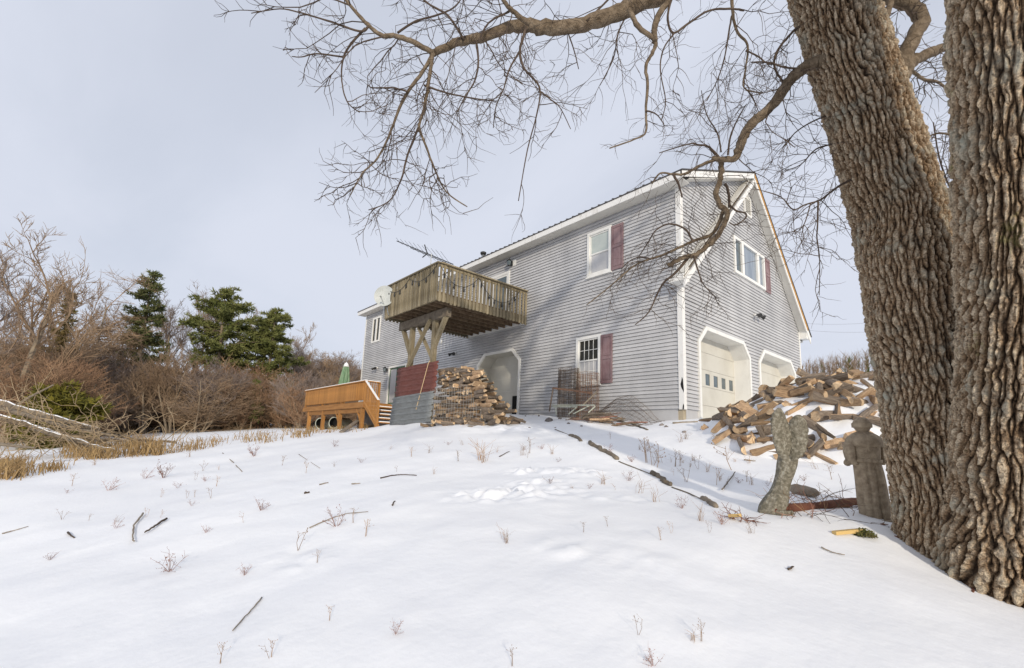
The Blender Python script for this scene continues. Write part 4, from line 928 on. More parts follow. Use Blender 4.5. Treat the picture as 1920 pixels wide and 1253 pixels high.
p = gp(1612, 1002, 3.2); mb = MB(); mb.bar(V3(gp(1564, 1003, 3))+Vector((0, 0, .015)), V3(gp(1618, 1001, 3))+Vector((0, 0, .03)), .05, .03); tag(mb.build('wood_splinter', yellow_m), 'fresh yellow wood splinter in the snow by the tree foot', 'splinter')
c = V3(gp(1622, 1008, 3)); mb = MB()
for i in range(420):
    g = random.uniform(0, 6.28); r = random.random()**.6*.085; h = .07*(1-(r/.09)**2)*random.random(); q = c+Vector((math.cos(g)*r, math.sin(g)*r, h)); d = Vector((random.gauss(0, 1), random.gauss(0, 1), random.gauss(.4, .6))).normalized()*.028; s = d.orthogonal().normalized()*.006
    mb.add([q-s, q+s, q+d], [(0, 1, 2)])
tag(mb.build('moss_clump', moss_m), 'mossy brown clump at the end of the yellow splinter', 'moss')

# ================================================================== THE BIG TWIN-TRUNKED TREE
def bark_material():
    m = bpy.data.materials.new('furrowed_bark'); m.use_nodes = True; n, l = m.node_tree.nodes, m.node_tree.links; p = n['Principled BSDF']
    p.inputs['Roughness'].default_value = .95; p.inputs['Specular IOR Level'].default_value = .15
    at_ = n.new('ShaderNodeAttribute'); at_.attribute_name = 'plate'
    t = n.new('ShaderNodeTexCoord')
    r = n.new('ShaderNodeValToRGB'); e = r.color_ramp.elements
    e[0].position = .10; e[0].color = (.050, .030, .018, 1); e[1].position = .86; e[1].color = (.52, .42, .30, 1); q = e.new(.46); q.color = (.30, .20, .118, 1)
    l.new(at_.outputs['Fac'], r.inputs[0])
    nz = n.new('ShaderNodeTexNoise'); nz.inputs['Scale'].default_value = 30; nz.inputs['Detail'].default_value = 8; nz.inputs['Roughness'].default_value = .7; l.new(t.outputs['Object'], nz.inputs[0])
    mx = n.new('ShaderNodeMixRGB'); mx.blend_type = 'OVERLAY'; mx.inputs[0].default_value = .8; l.new(r.outputs[0], mx.inputs[1]); nz2 = n.new('ShaderNodeTexNoise'); nz2.inputs['Scale'].default_value = 85; nz2.inputs['Detail'].default_value = 5; l.new(t.outputs['Object'], nz2.inputs[0])
    av = n.new('ShaderNodeMath'); av.operation = 'ADD'; l.new(nz.outputs['Fac'], av.inputs[0]); l.new(nz2.outputs['Fac'], av.inputs[1]); mrr = n.new('ShaderNodeMapRange'); mrr.inputs[1].default_value = .68; mrr.inputs[2].default_value = 1.32; l.new(av.outputs[0], mrr.inputs[0]); l.new(mrr.outputs[0], mx.inputs[2])
    hs = n.new('ShaderNodeHueSaturation'); hs.inputs['Saturation'].default_value = 1.0; l.new(mx.outputs[0], hs.inputs['Color'])
    # lichen: pale grey-green crust on the plates, yellower patches here and there
    l1 = n.new('ShaderNodeTexNoise'); l1.inputs['Scale'].default_value = 4.2; l1.inputs['Detail'].default_value = 9; l1.inputs['Roughness'].default_value = .72; l.new(t.outputs['Object'], l1.inputs[0])
    lr = n.new('ShaderNodeValToRGB'); lr.color_ramp.elements[0].position = .52; lr.color_ramp.elements[1].position = .68; l.new(l1.outputs['Fac'], lr.inputs[0])
    pl = n.new('ShaderNodeMath'); pl.operation = 'MULTIPLY'; l.new(lr.outputs[0], pl.inputs[0]); l.new(at_.outputs['Fac'], pl.inputs[1])
    m2 = n.new('ShaderNodeMixRGB'); l.new(pl.outputs[0], m2.inputs[0]); l.new(hs.outputs[0], m2.inputs[1]); m2.inputs[2].default_value = (.42, .43, .36, 1)
    l2 = n.new('ShaderNodeTexNoise'); l2.inputs['Scale'].default_value = 2.3; l2.inputs['Detail'].default_value = 10; l2.inputs['Roughness'].default_value = .75; mpp = n.new('ShaderNodeMapping'); mpp.inputs['Location'].default_value = (5, 9, 2); l.new(t.outputs['Object'], mpp.inputs[0]); l.new(mpp.outputs[0], l2.inputs[0])
    lr2 = n.new('ShaderNodeValToRGB'); lr2.color_ramp.elements[0].position = .62; lr2.color_ramp.elements[1].position = .72; l.new(l2.outputs['Fac'], lr2.inputs[0])
    m3 = n.new('ShaderNodeMixRGB'); l.new(lr2.outputs[0], m3.inputs[0]); l.new(m2.outputs[0], m3.inputs[1]); m3.inputs[2].default_value = (.27, .25, .09, 1); l.new(m3.outputs[0], p.inputs['Base Color'])
    b = n.new('ShaderNodeBump'); b.inputs['Strength'].default_value = 1.0; b.inputs['Distance'].default_value = .022
    mp2 = n.new('ShaderNodeMapping'); mp2.inputs['Scale'].default_value = (1, 1, .4); l.new(t.outputs['Object'], mp2.inputs[0])
    vr = n.new('ShaderNodeTexNoise'); vr.inputs['Scale'].default_value = 70; vr.inputs['Detail'].default_value = 6; vr.inputs['Roughness'].default_value = .7; l.new(mp2.outputs[0], vr.inputs['Vector'])
    ad_ = n.new('ShaderNodeMath'); ad_.operation = 'ADD'; l.new(nz.outputs['Fac'], ad_.inputs[0]); l.new(vr.outputs['Fac'], ad_.inputs[1]); l.new(ad_.outputs[0], b.inputs['Height']); l.new(b.outputs[0], p.inputs['Normal'])
    return m
bark_m = bark_material()
def worley(x, y, z):
    """edge distance (F2-F1) and a random value per cell"""
    ix, iy, iz = np.floor(x), np.floor(y), np.floor(z); f1 = np.full(x.shape, 9.); f2 = np.full(x.shape, 9.); cid = np.zeros(x.shape)
    for a in (-1, 0, 1):
        for b in (-1, 0, 1):
            for c in (-1, 0, 1):
                jx, jy, jz = ix+a, iy+b, iz+c
                d = (jx+_hash(jx, jy, jz)-x)**2+(jy+_hash(jx+57, jy+13, jz)-y)**2+(jz+_hash(jx, jy+91, jz+7)-z)**2
                nw = d < f1; f2 = np.where(nw, f1, np.minimum(f2, d)); cid = np.where(nw, _hash(jx+5, jy+3, jz+11), cid); f1 = np.where(nw, d, f1)
    return np.sqrt(f2)-np.sqrt(f1), cid
def pxr(x, w, D): return w*D/F/math.sqrt(1+((x-PX)/F)**2)
def trunk_mesh(rows, nth, step, amp, seed, sc=1.0, zs=1.0, lobes=0):
    K = np.array([list(at(x, y, D))+[pxr(x, w, D)] for x, y, w, D in rows])
    seg = np.linalg.norm(np.diff(K[:, :3], axis=0), axis=1); s = np.r_[0, np.cumsum(seg)]; ns_ = int(s[-1]/step)
    sv = np.linspace(0, s[-1], ns_)
    def cr(vals):   # smooth interpolation
        a = np.interp(sv, s, vals); kw = max(3, int(.22/step)); ker = np.hanning(kw*2+1); ker /= ker.sum(); ap = np.r_[np.full(kw, a[0])+np.arange(-kw, 0)*(a[1]-a[0]), a, np.full(kw, a[-1])+np.arange(1, kw+1)*(a[-1]-a[-2])]; return np.convolve(ap, ker, 'valid')
    C_ = np.stack([cr(K[:, i]) for i in range(3)], 1); Rr = cr(K[:, 3])
    T = np.gradient(C_, axis=0); T /= np.linalg.norm(T, axis=1)[:, None]
    A = np.cross(T, np.array([0, 1, 0.])); A /= np.linalg.norm(A, axis=1)[:, None]; B = np.cross(T, A)
    th = np.linspace(0, 2*np.pi, nth, endpoint=False); TH, SV = np.meshgrid(th, sv); RR = Rr[:, None]*np.ones_like(TH)
    cx, cy = np.cos(TH), np.sin(TH); r0 = float(np.median(Rr))
    X, Y, Z = cx*r0, cy*r0, SV
    # interlacing ridges: two sets of wandering furrows cross and leave long diamond-shaped plates
    wx = .02*vnoise(X*22, Y*22+seed, Z*16)
    def ridges(sp, wander, zf, sd):
        N = max(6, round(math.pi*r0/sp)); w = wander*(vnoise(X*2.6+sd, Y*2.6, Z*zf*zs)+.55*vnoise(X*6, Y*6+sd, Z*zf*2.3*zs))+.012*vnoise(X*26+sd, Y*26, Z*15)
        return np.abs(np.sin(N*(TH+w/r0)))
    ra = ridges(.066/sc, .060, 2.0, seed); rb = ridges(.078/sc, .075, 1.7, seed+31.7)
    rdg = np.minimum(np.clip(ra*1.45, 0, 1), np.clip(rb*1.6, 0, 1))**.8
    e2, c2 = worley((X+wx)*19*sc, (Y-wx)*19*sc+seed, (Z+wx)*9*sc*zs); brk = np.clip(e2*4.5, 0, 1)**.6
    e1, c1 = worley((X+wx*1.5)*12*sc+seed, (Y+wx*1.5)*12*sc, (Z+wx)*4.2*sc*zs); ck = np.clip(e1*4.0, 0, 1)**.7
    f3 = vnoise(X*62, Y*62, Z*40+seed); f4 = vnoise(X*33, Y*33+seed, Z*17); f6 = np.abs(vnoise(X*24+9, Y*24+seed, Z*30))
    mod = .85+.45*vnoise(X*2.1+seed, Y*2.1, Z*1.3)
    body = rdg*(.52+.48*ck)*(.80+.20*brk)
    plate = np.clip(body*.78+.16*c1*rdg+.10*c2*rdg+.09*f4+.09*f3-.10*(1-np.clip(f6*5, 0, 1))*rdg, 0, 1)
    h = (body*.95-.5)*amp*mod+((c1-.5)*.24+(c2-.5)*.22)*amp*rdg+(f3*.17+f4*.15)*amp-.12*amp*(1-np.clip(f6*5, 0, 1))*rdg
    big = .05*vnoise(X*1.6+seed, Y*1.6, Z*.9)
    lob = 0
    if lobes: lob = lobes*np.cos(TH*5+1.2+SV*.25)*np.clip(1-(SV)/1.3, 0, 1)**2
    RR = RR*(1+big+lob)+h
    P = C_[:, None, :]+RR[..., None]*(cx[..., None]*A[:, None, :]+cy[..., None]*B[:, None, :])
    idx = np.arange(ns_*nth).reshape(ns_, nth); nx_ = np.roll(idx, -1, 1)
    fcs = np.stack([idx[:-1], nx_[:-1], nx_[1:], idx[1:]], -1).reshape(-1, 4)
    me = bpy.data.meshes.new('trunk'); me.from_pydata(P.reshape(-1, 3).tolist(), [], fcs.tolist()); me.materials.append(bark_m)
    a = me.attributes.new('plate', 'FLOAT', 'POINT'); a.data.foreach_set('value', plate.ravel().astype(np.float32)); me.update(); return me
tree = thing('bare_tree', 'massive twin-trunked bare tree with furrowed bark beside the monk statue', 'tree', tuple(gp(1800, 1060, 3)))
rowsL = [(1800, 1100, 125, 4.12), (1785, 1030, 118, 4.12), (1768, 960, 103, 4.12), (1754, 880, 98, 4.12), (1739, 760, 96, 4.12), (1721, 640, 95, 4.12), (1702, 500, 95, 4.13), (1680, 385, 93, 4.15), (1654, 300, 86, 4.17), (1624, 200, 82, 4.2), (1594, 110, 79, 4.25), (1560, 0, 77, 4.3), (1530, -110, 80, 4.35), (1490, -260, 72, 4.45), (1430, -430, 60, 4.6), (1380, -620, 45, 4.7)]
rowsR = [(1908, 1200, 235, 3.78), (1908, 1130, 215, 3.76), (1905, 1060, 190, 3.74), (1905, 980, 162, 3.70), (1907, 900, 142, 3.62), (1912, 760, 132, 3.46), (1917, 600, 128, 3.32), (1914, 385, 130, 3.15), (1908, 200, 130, 3.03), (1900, 0, 132, 2.93), (1905, -200, 125, 2.86), (1930, -420, 110, 2.82), (1960, -680, 85, 2.8)]
tl = link('trunk', trunk_mesh(rowsL, 300, .011, .050, 3.0, 1.4, 1.2), tree); tr = link('trunk', trunk_mesh(rowsR, 380, .011, .054, 41.0, 1.25, .68, lobes=.09), tree)
tl['label'] = 'leaning left trunk of the pair'; tr['label'] = 'upright right trunk with a flared foot'

def grow(mb, p, d, ln, r, lvl, rg, droop=.5, nseg=7, spread=.9, kids=5, shy=.75):
    """a wandering twig that sags and then turns up at the tip, with smaller twigs on it"""
    pts = [p.copy()]; d = d.normalized(); st = ln/nseg; dirs = []
    ph = rg.uniform(-1, 1)
    for i in range(nseg):
        f = i/nseg
        d = (d+Vector((rg.gauss(0, .22), rg.gauss(0, .22), rg.gauss(0, .16)-droop*(.20 if f < .55 else -.16)))).normalized()
        if i == int(nseg*.4) and rg.random() < .4: d = (d+Vector((rg.gauss(0, .5), rg.gauss(0, .5), rg.gauss(0, .4)))).normalized()
        pts.append(pts[-1]+d*st*rg.uniform(.8, 1.2)); dirs.append(d.copy())
    mb.tube(pts, [r*(1-.62*i/nseg) for i in range(nseg+1)], 4 if r > .006 else 3, cap=False)
    if lvl > 0:
        for k in range(kids):
            i = rg.randrange(1, nseg); t_ = rg.random(); q = pts[i].lerp(pts[i+1], t_)
            nd = (dirs[i]*shy+Vector((rg.gauss(0, 1), rg.gauss(0, 1), rg.gauss(-.1, .8))).normalized()*spread)
            grow(mb, q, nd, ln*rg.uniform(.28, .6), max(r*.62, .0021), lvl-1, rg, droop, max(4, nseg-2), spread, max(2, kids-2), shy)
def limb(rows, w0, w1, D0, D1, twigs=0, seed=0, tl_=(.35, .9), tr_=.0048, lvl=1, wig=1.0, nsides=8, droop=.5, start=.1, kids=5):
    rg = random.Random(seed+77); P = [V3(at(x, y, D0+(D1-D0)*i/(len(rows)-1))) for i, (x, y) in enumerate(rows)]
    # smooth through the points
    out = []; rad = []
    for i in range(len(P)-1):
        p0, p1, p2, p3 = P[max(i-1, 0)], P[i], P[i+1], P[min(i+2, len(P)-1)]
        for k in range(5):
            t_ = k/5; q = .5*((2*p1)+(p2-p0)*t_+(2*p0-5*p1+4*p2-p3)*t_**2+(-p0+3*p1-3*p2+p3)*t_**3); out.append(q)
    out.append(P[-1]); N = len(out)
    for i in range(N):
        w = w0+(w1-w0)*(i/(N-1))**.9; px = rows[min(i//5, len(rows)-1)][0]; D = D0+(D1-D0)*i/(N-1); rad.append(max(pxr(px, w, D), .0025)*(1+rg.uniform(-.07, .09)))
    mb = MB(); mb.tube([q+Vector((rg.gauss(0, 1), rg.gauss(0, 1), rg.gauss(0, 1)))*r*.10*wig for q, r in zip(out, rad)], rad, nsides)
    o = mb.build('limb', limb_m if w0 > 3.2 else twig_m, tree, True)
    if twigs:
        tm = MB()
        for k in range(twigs):
            i = rg.randrange(int(start*N), N-1); tg = (out[i+1]-out[i]).normalized(); f = i/N
            nd = tg*.55+Vector((rg.gauss(0, 1), rg.gauss(0, 1), rg.gauss(-.15, .75))).normalized()*.95
            grow(tm, out[i], nd, rg.uniform(*tl_)*(1-.25*f), tr_*rg.uniform(.7, 1.3), lvl, rg, droop, kids=kids)
        sub('twigs', tm, twig_m, o, kind='stuff')
    return o
# high limb that runs off to the left across the top of the picture
limb([(1530, -150), (1450, -95), (1340, -50), (1208, 3), (1157, 25), (1095, 45), (1022, 53), (994, 48), (955, 51), (910, 67), (870, 76), (826, 93), (813, 100)], 20, 5.6, 4.3, 3.7, 14, 1, nsides=12, start=.3)
limb([(813, 100), (775, 79), (743, 68), (713, 65), (685, 42), (651, 3), (630, -30)], 5.2, 2.8, 3.7, 3.6, 10, 2)
limb([(690, 51), (674, 59), (623, 42), (567, 25), (525, 17), (471, 25)], 2.4, .9, 3.6, 3.5, 9, 3, (.2, .5), .0035)
limb([(685, 53), (657, 84), (643, 112), (641, 152), (651, 191), (674, 211)], 2.4, .9, 3.6, 3.6, 10, 4, (.25, .55), .0035)
limb([(643, 107), (595, 101), (565, 107), (547, 106)], 1.7, .8, 3.6, 3.5, 5, 5, (.2, .4), .003)
limb([(813, 100), (792, 135), (764, 174), (747, 208), (730, 253), (707, 298), (679, 326), (657, 366)], 4.0, 1.0, 3.7, 3.8, 26, 6, (.3, .75), .004)
limb([(811, 104), (804, 152), (796, 202), (786, 236), (797, 270), (814, 315), (837, 360), (876, 388)], 4.0, 1.0, 3.7, 3.7, 26, 7, (.3, .75), .004)
limb([(786, 236), (764, 292), (752, 337), (730, 377), (691, 394)], 2.4, .9, 3.7, 3.8, 14, 8, (.25, .55), .0035)
limb([(893, 76), (897, 118), (890, 152), (873, 180), (858, 210)], 2.3, 1.0, 3.75, 3.7, 10, 9, (.3, .7), .0035)
limb([(795, 160), (840, 175), (890, 185), (930, 190)], 2.0, .9, 3.7, 3.6, 9, 31, (.25, .5), .0035)
limb([(765, 172), (735, 165), (700, 165), (690, 160)], 1.8, .9, 3.7, 3.6, 6, 32, (.25, .5), .0035)
limb([(986, 52), (975, 96), (983, 129), (1011, 163), (1008, 208), (989, 281), (972, 377)], 2.8, .8, 3.8, 3.6, 14, 10, (.3, .6), .0038)
limb([(1011, 170), (1030, 185), (1050, 202), (1070, 242)], 1.6, .7, 3.7, 3.6, 4, 11, (.2, .4), .003)
limb([(975, 96), (955, 130), (945, 165), (930, 200), (925, 240)], 2.0, .8, 3.75, 3.8, 9, 33, (.3, .6), .0035)
limb([(994, 46), (966, 25), (944, 0), (925, -45)], 5, 3, 3.8, 3.7, 8, 12)
limb([(955, 22), (921, 39), (904, 62), (898, 80)], 2.0, 1.2, 3.8, 3.7, 8, 13, (.3, .6), .0035)
limb([(870, 74), (840, 30), (800, 5), (770, -25)], 2.4, 1.5, 3.75, 3.7, 7, 34, (.3, .7), .0035)
limb([(745, 62), (780, 40), (815, 30), (850, 15), (870, -10)], 2.2, 1.2, 3.7, 3.6, 7, 35, (.3, .6), .0035)
# second hanging limb
limb([(1180, 18), (1197, 51), (1228, 76), (1225, 96), (1211, 124), (1214, 157), (1211, 208), (1211, 247), (1191, 261), (1143, 278)], 5.0, 1.2, 4.0, 3.8, 6, 14, (.2, .5), .0035)
limb([(1228, 80), (1230, 39), (1253, 0), (1275, -40)], 5.2, 6.5, 3.95, 4.1, 5, 15, (.3, .6))
limb([(1211, 208), (1230, 214), (1245, 233)], 1.8, .9, 3.85, 3.8, 2, 16, (.15, .3), .003)
limb([(1265, -20), (1252, 30), (1262, 62), (1290, 45), (1330, 20), (1375, 17), (1395, 20)], 2.2, 2.0, 4.0, 4.2, 6, 17, (.4, .9), .004)
limb([(1265, 62), (1245, 90), (1238, 130), (1248, 190), (1240, 225)], 1.7, .8, 4.0, 4.1, 4, 36, (.2, .5), .003)
limb([(1371, -40), (1373, 17), (1382, 60), (1402, 85), (1398, 130), (1395, 165), (1430, 175)], 3.8, 1.1, 4.4, 4.6, 11, 18, (.4, 1.0), .004, droop=.9)
limb([(1372, 30), (1365, 70), (1358, 110), (1345, 150), (1325, 190)], 2.0, .8, 4.4, 4.6, 11, 37, (.4, .9), .0036, droop=1.0)
limb([(1398, 95), (1420, 105), (1440, 120), (1455, 120)], 1.8, 1.0, 4.5, 4.4, 6, 38, (.3, .6), .0035)
limb([(1180, 20), (1160, 60), (1150, 110), (1125, 160)], 1.8, .8, 4.1, 4.2, 6, 39, (.3, .8), .0036, droop=.8)
limb([(1100, 40), (1130, 10), (1160, -20)], 2.2, 1.6, 4.0, 4.1, 4, 40, (.4, .9), .0036, droop=.8)
limb([(1060, 50), (1075, 90), (1085, 130)], 1.6, .8, 4.0, 4.2, 6, 41, (.3, .7), .0034, droop=.8)
# big drooping limb that hangs in front of the house
limb([(1580, 95), (1545, 112), (1518, 120), (1495, 138), (1472, 163), (1447, 200), (1410, 231), (1393, 259), (1384, 288)], 14, 8.5, 4.15, 4.6, 9, 19, nsides=12, start=.3)
limb([(1388, 275), (1378, 297), (1354, 299), (1335, 296)], 7.8, 4.6, 4.6, 4.7, 6, 20, nsides=10)
limb([(1352, 297), (1352, 318), (1350, 340), (1342, 362), (1350, 385), (1362, 396), (1360, 415), (1350, 435), (1330, 460)], 5.6, 5.0, 4.7, 4.9, 6, 21, nsides=12, wig=1.5, tl_=(.3, .6))
limb([(1345, 440), (1330, 458), (1305, 478), (1285, 482), (1268, 490), (1252, 497)], 5.0, 4.4, 4.9, 5.0, 10, 22, (.3, .7), .004, nsides=10, wig=2.2)
limb([(1357, 392), (1345, 425), (1330, 442), (1300, 452), (1275, 464), (1238, 480), (1209, 489), (1183, 503), (1144, 537), (1100, 572)], 4.0, .9, 4.9, 5.2, 25, 23, (.3, .7), .0038)
limb([(1292, 482), (1268, 510), (1245, 530), (1232, 552), (1216, 586), (1191, 609)], 3.0, .9, 5.0, 5.1, 12, 24, (.25, .6), .0036)
limb([(1352, 300), (1329, 276), (1310, 272), (1292, 270), (1236, 287)], 3.0, .9, 4.7, 4.6, 8, 25, (.3, .7), .0037)
limb([(1340, 300), (1310, 312), (1285, 326), (1262, 327), (1238, 325), (1222, 345)], 3.4, 1.4, 4.7, 4.9, 6, 26, (.25, .6), .0037)
limb([(1262, 327), (1272, 345), (1279, 370)], 2.8, 1.6, 4.8, 4.8, 3, 42, (.2, .4), .0035)
limb([(1368, 385), (1382, 396), (1398, 400), (1397, 410), (1380, 422), (1368, 418)], 2.2, 1.2, 4.8, 4.7, 6, 27, (.2, .5), .0034)
limb([(1352, 285), (1345, 250), (1325, 215), (1315, 170)], 1.8, .8, 4.7, 4.8, 7, 43, (.3, .7), .0034)
limb([(1365, 290), (1370, 255), (1385, 220), (1400, 195)], 2.2, .9, 4.6, 4.8, 4, 44, (.3, .6), .0034)
limb([(1300, 455), (1285, 430), (1255, 420), (1230, 432), (1215, 455), (1195, 485)], 2.2, .9, 4.9, 5.1, 10, 45, (.25, .6), .0034)
limb([(1220, 486), (1200, 482), (1180, 490), (1165, 505)], 1.6, .7, 5.0, 5.2, 7, 46, (.25, .55), .0032)
limb([(1300, 480), (1310, 510), (1320, 535), (1345, 560)], 2.0, .8, 4.9, 4.7, 10, 47, (.2, .5), .0034)
limb([(1360, 345), (1366, 362), (1368, 390)], 3.0, 2.6, 4.75, 4.85, 2, 48, (.2, .3), .003)
# small limbs right of the gable
limb([(1600, 335), (1572, 350), (1538, 375), (1510, 384), (1487, 393), (1465, 370), (1430, 358)], 2.8, .9, 4.15, 3.9, 15, 28, (.3, .8), .0036)
limb([(1534, 378), (1533, 420), (1532, 447), (1537, 491), (1536, 554)], 2.0, .8, 4.0, 3.9, 11, 29, (.3, .6), .0034)
limb([(1520, 382), (1508, 420), (1490, 440)], 1.5, .7, 4.0, 3.9, 10, 49, (.3, .6), .0032)
limb([(1500, 50), (1486, 60), (1458, 95), (1452, 125), (1470, 158)], 3.0, 2.0, 4.3, 4.4, 12, 30, (.3, .6), .0036)
limb([(1500, 130), (1470, 126), (1440, 117), (1408, 117)], 2.6, 1.2, 4.3, 4.3, 8, 50, (.3, .6), .0034)
limb([(1560, 215), (1530, 225), (1490, 250), (1460, 290)], 2.2, .8, 4.3, 4.2, 11, 51, (.4, .9), .0034)
limb([(1565, 270), (1530, 280), (1500, 310), (1470, 320)], 2.0, .8, 4.3, 4.3, 10, 52, (.3, .8), .0034)
# limbs seen in the fork
limb([(1668, 235), (1682, 165), (1690, 118), (1710, 75), (1727, 35), (1700, 5), (1660, -10), (1620, -40)], 20, 14, 4.35, 4.7, 8, 53, nsides=12, start=.5)
limb([(1690, 150), (1706, 122), (1733, 103), (1768, 90), (1810, 70), (1860, 20)], 15, 9, 4.35, 4.8, 10, 54, nsides=12)
limb([(1712, 135), (1735, 150), (1760, 155), (1800, 190)], 4, 2.5, 4.5, 4.9, 15, 55, (.3, .9))
limb([(1650, 60), (1665, 20), (1672, -30)], 9, 6, 4.4, 4.7, 8, 56)
limb([(1860, 300), (1800, 260), (1760, 250), (1735, 260)], 4, 1.6, 4.6, 4.9, 17, 57, (.3, .8))
limb([(1870, 420), (1800, 380), (1765, 310), (1750, 230)], 3, 1.4, 4.7, 5.0, 15, 58, (.3, .7), .0036)

# the crown goes on above the picture: its limbs dapple the wall
rg = random.Random(88)
for i in range(16):
    src = V3(at(*((1430, -430, 4.6) if i % 2 else (1930, -420, 2.82)))); p = src+Vector((rg.gauss(0, .15), rg.gauss(0, .15), rg.uniform(-.2, 1.6))); g = rg.uniform(0, 6.28); d = Vector((math.cos(g), math.sin(g), rg.uniform(.12, .8))).normalized(); P = [p]
    for k in range(7): d = (d+Vector((rg.gauss(0, .14), rg.gauss(0, .14), rg.gauss(.03, .10)))).normalized(); P.append(P[-1]+d*.62)
    mb = MB(); mb.tube(P, [.13*(1-.75*k/7) for k in range(8)], 8); o = mb.build('limb', limb_m, tree, True); tm = MB()
    for k in range(9): j = rg.randrange(2, 7); grow(tm, P[j], (P[j+1]-P[j]).normalized()*.6+Vector((rg.gauss(0, 1), rg.gauss(0, 1), rg.gauss(.3, .6))).normalized(), rg.uniform(.6, 1.4), .013, 1, rg, -.2)
    sub('twigs', tm, twig_m, o, kind='stuff')

for px, py in ((1690, 1012), (1715, 1030), (1752, 1058), (1790, 1082), (1822, 1098), (1836, 1104), (1850, 1112), (1862, 1108), (1880, 1120), (1830, 1110), (1668, 992), (1655, 986), (1845, 1101)):
    p = V3(gp(px, py, 2.5)); mb = MB()
    for k in range(7):
        q = p+Vector((rg.gauss(0, .03), rg.gauss(0, .03), .006)); d = Vector((rg.gauss(0, 1), rg.gauss(0, 1), rg.gauss(.2, .3))).normalized()*rg.uniform(.02, .045); mb.bar(q-d/2, q+d/2, rg.uniform(.008, .02), .006)
    tag(mb.build('bark_litter', rustlog_m), 'scatter of reddish bark flakes on the snow round the twin trunk foot', 'bark', 'bark flakes round the trunk foot')

# ================================================================== WEEDS AND STICKS IN THE SNOW
def weed_mesh(kind, seed):
    rg = random.Random(seed); mb = MB()
    if kind == 'stalk':
        for i in range(rg.randint(1, 3)):
            p = Vector((rg.uniform(-.02, .02), rg.uniform(-.02, .02), -.03)); d = Vector((rg.gauss(0, .2), rg.gauss(0, .2), 1)); h = rg.uniform(.22, .40); P = [p, p+d*h*.5, p+d*h+Vector((rg.gauss(0, .03), rg.gauss(0, .03), 0))]; mb.tube(P, [.0036, .003, .0018], 4)
            for k in range(rg.randint(2, 5)): q = P[1].lerp(P[2], rg.random()); e = q+Vector((rg.gauss(0, .05), rg.gauss(0, .05), rg.uniform(.0, .06))); mb.tube([q, e], [.002, .0012], 3); mb.tube([e, e+Vector((0, 0, .012))], [.004, .005], 4)
    elif kind == 'bush':
        for i in range(rg.randint(7, 12)):
            d = Vector((rg.gauss(0, .6), rg.gauss(0, .6), 1)).normalized(); p = Vector((0, 0, -.03)); h = rg.uniform(.12, .30); P = [p, p+d*h*.5+Vector((0, 0, .01)), p+d*h]; mb.tube(P, [.003, .0025, .0014], 3)
            for k in range(5):
                q = P[1].lerp(P[2], rg.random()); e = q+Vector((rg.gauss(0, .035), rg.gauss(0, .035), rg.gauss(.015, .025))); mb.tube([q, e], [.0016, .001], 3)
                s = Vector((rg.gauss(0, 1), rg.gauss(0, 1), rg.gauss(0, 1))).normalized()*.008; mb.add([e-s, e+s, e+Vector((rg.gauss(0, .01), rg.gauss(0, .01), .016))], [(0, 1, 2)])
    else:
        for i in range(rg.randint(6, 12)):
            d = Vector((rg.gauss(0, .18), rg.gauss(0, .18), 1)); h = rg.uniform(.15, .38); p = Vector((rg.gauss(0, .03), rg.gauss(0, .03), -.03)); b = Vector((rg.gauss(0, .10), rg.gauss(0, .10), -.03)); mb.tube([p, p+d*h*.55, p+d*h+b], [.0028, .0024, .0012], 3)
    return mb.mesh('dry_weed', weedr_m if kind == 'bush' else weed_m)
WM = {k_: [weed_mesh(k_, 10*i+len(k_)) for i in range(5)] for k_ in ('stalk', 'bush', 'tuft')}
def weed(px, py, kind, size, label=None):
    p = V3(gp(px, py)); o = link('dry_weed', random.choice(WM[kind]), None, p); o.rotation_euler = (random.uniform(-.12, .12), random.uniform(-.12, .12), random.uniform(0, 6.28)); D = (p-V3(CAM)).dot(FV)
    s = size/F*D/.30; s = max(.35, min(s, 3.0)); o.scale = (s, s, s)
    lab = {'stalk': 'thin dry weed stalk standing up through the snow', 'bush': 'small reddish-brown branching weed poking through the snow', 'tuft': 'tuft of dry straw-coloured stems poking through the snow'}[kind]
    tag(o, label or lab, 'weed', {'stalk': 'single dry stalks in the snow', 'bush': 'branching weeds in the snow', 'tuft': 'straw tufts in the snow'}[kind])
c8 = lambda x, y: (x/1.92, 800+y/1.92)
for x, y, k_, s in [(590, 185, 'bush', 34), (520, 188, 'bush', 24), (390, 230, 'bush', 30), (915, 108, 'bush', 26), (1015, 140, 'stalk', 18), (1205, 72, 'bush', 18), (1740, 130, 'tuft', 38), (612, 522, 'bush', 50), (1212, 362, 'bush', 44), (1270, 350, 'stalk', 30),
                   (1074, 446, 'stalk', 40), (1315, 400, 'stalk', 30), (415, 368, 'bush', 22), (522, 330, 'stalk', 18), (940, 302, 'bush', 26), (1142, 496, 'stalk', 22), (1820, 420, 'tuft', 28), (974, 842, 'stalk', 26), (1845, 868, 'stalk', 22), (640, 222, 'bush', 18),
                   (240, 240, 'bush', 12), (258, 215, 'stalk', 22), (1545, 95, 'tuft', 18), (1560, 172, 'tuft', 16), (880, 345, 'stalk', 24), (690, 285, 'bush', 16), (225, 335, 'stalk', 20), (740, 385, 'bush', 12), (575, 330, 'stalk', 12), (320, 340, 'stalk', 14),
                   (420, 345, 'tuft', 12), (1430, 165, 'stalk', 18), (1480, 110, 'stalk', 18), (1650, 125, 'stalk', 20), (1300, 130, 'bush', 14), (780, 215, 'stalk', 18), (680, 110, 'tuft', 20), (340, 140, 'tuft', 18), (1185, 700, 'stalk', 12), (1425, 750, 'bush', 12), (180, 480, 'bush', 8), (880, 540, 'bush', 14)]:
    weed(*c8(x, y), k_, s)
c9 = lambda x, y: (860+x/3.43, 780+y/3.43)
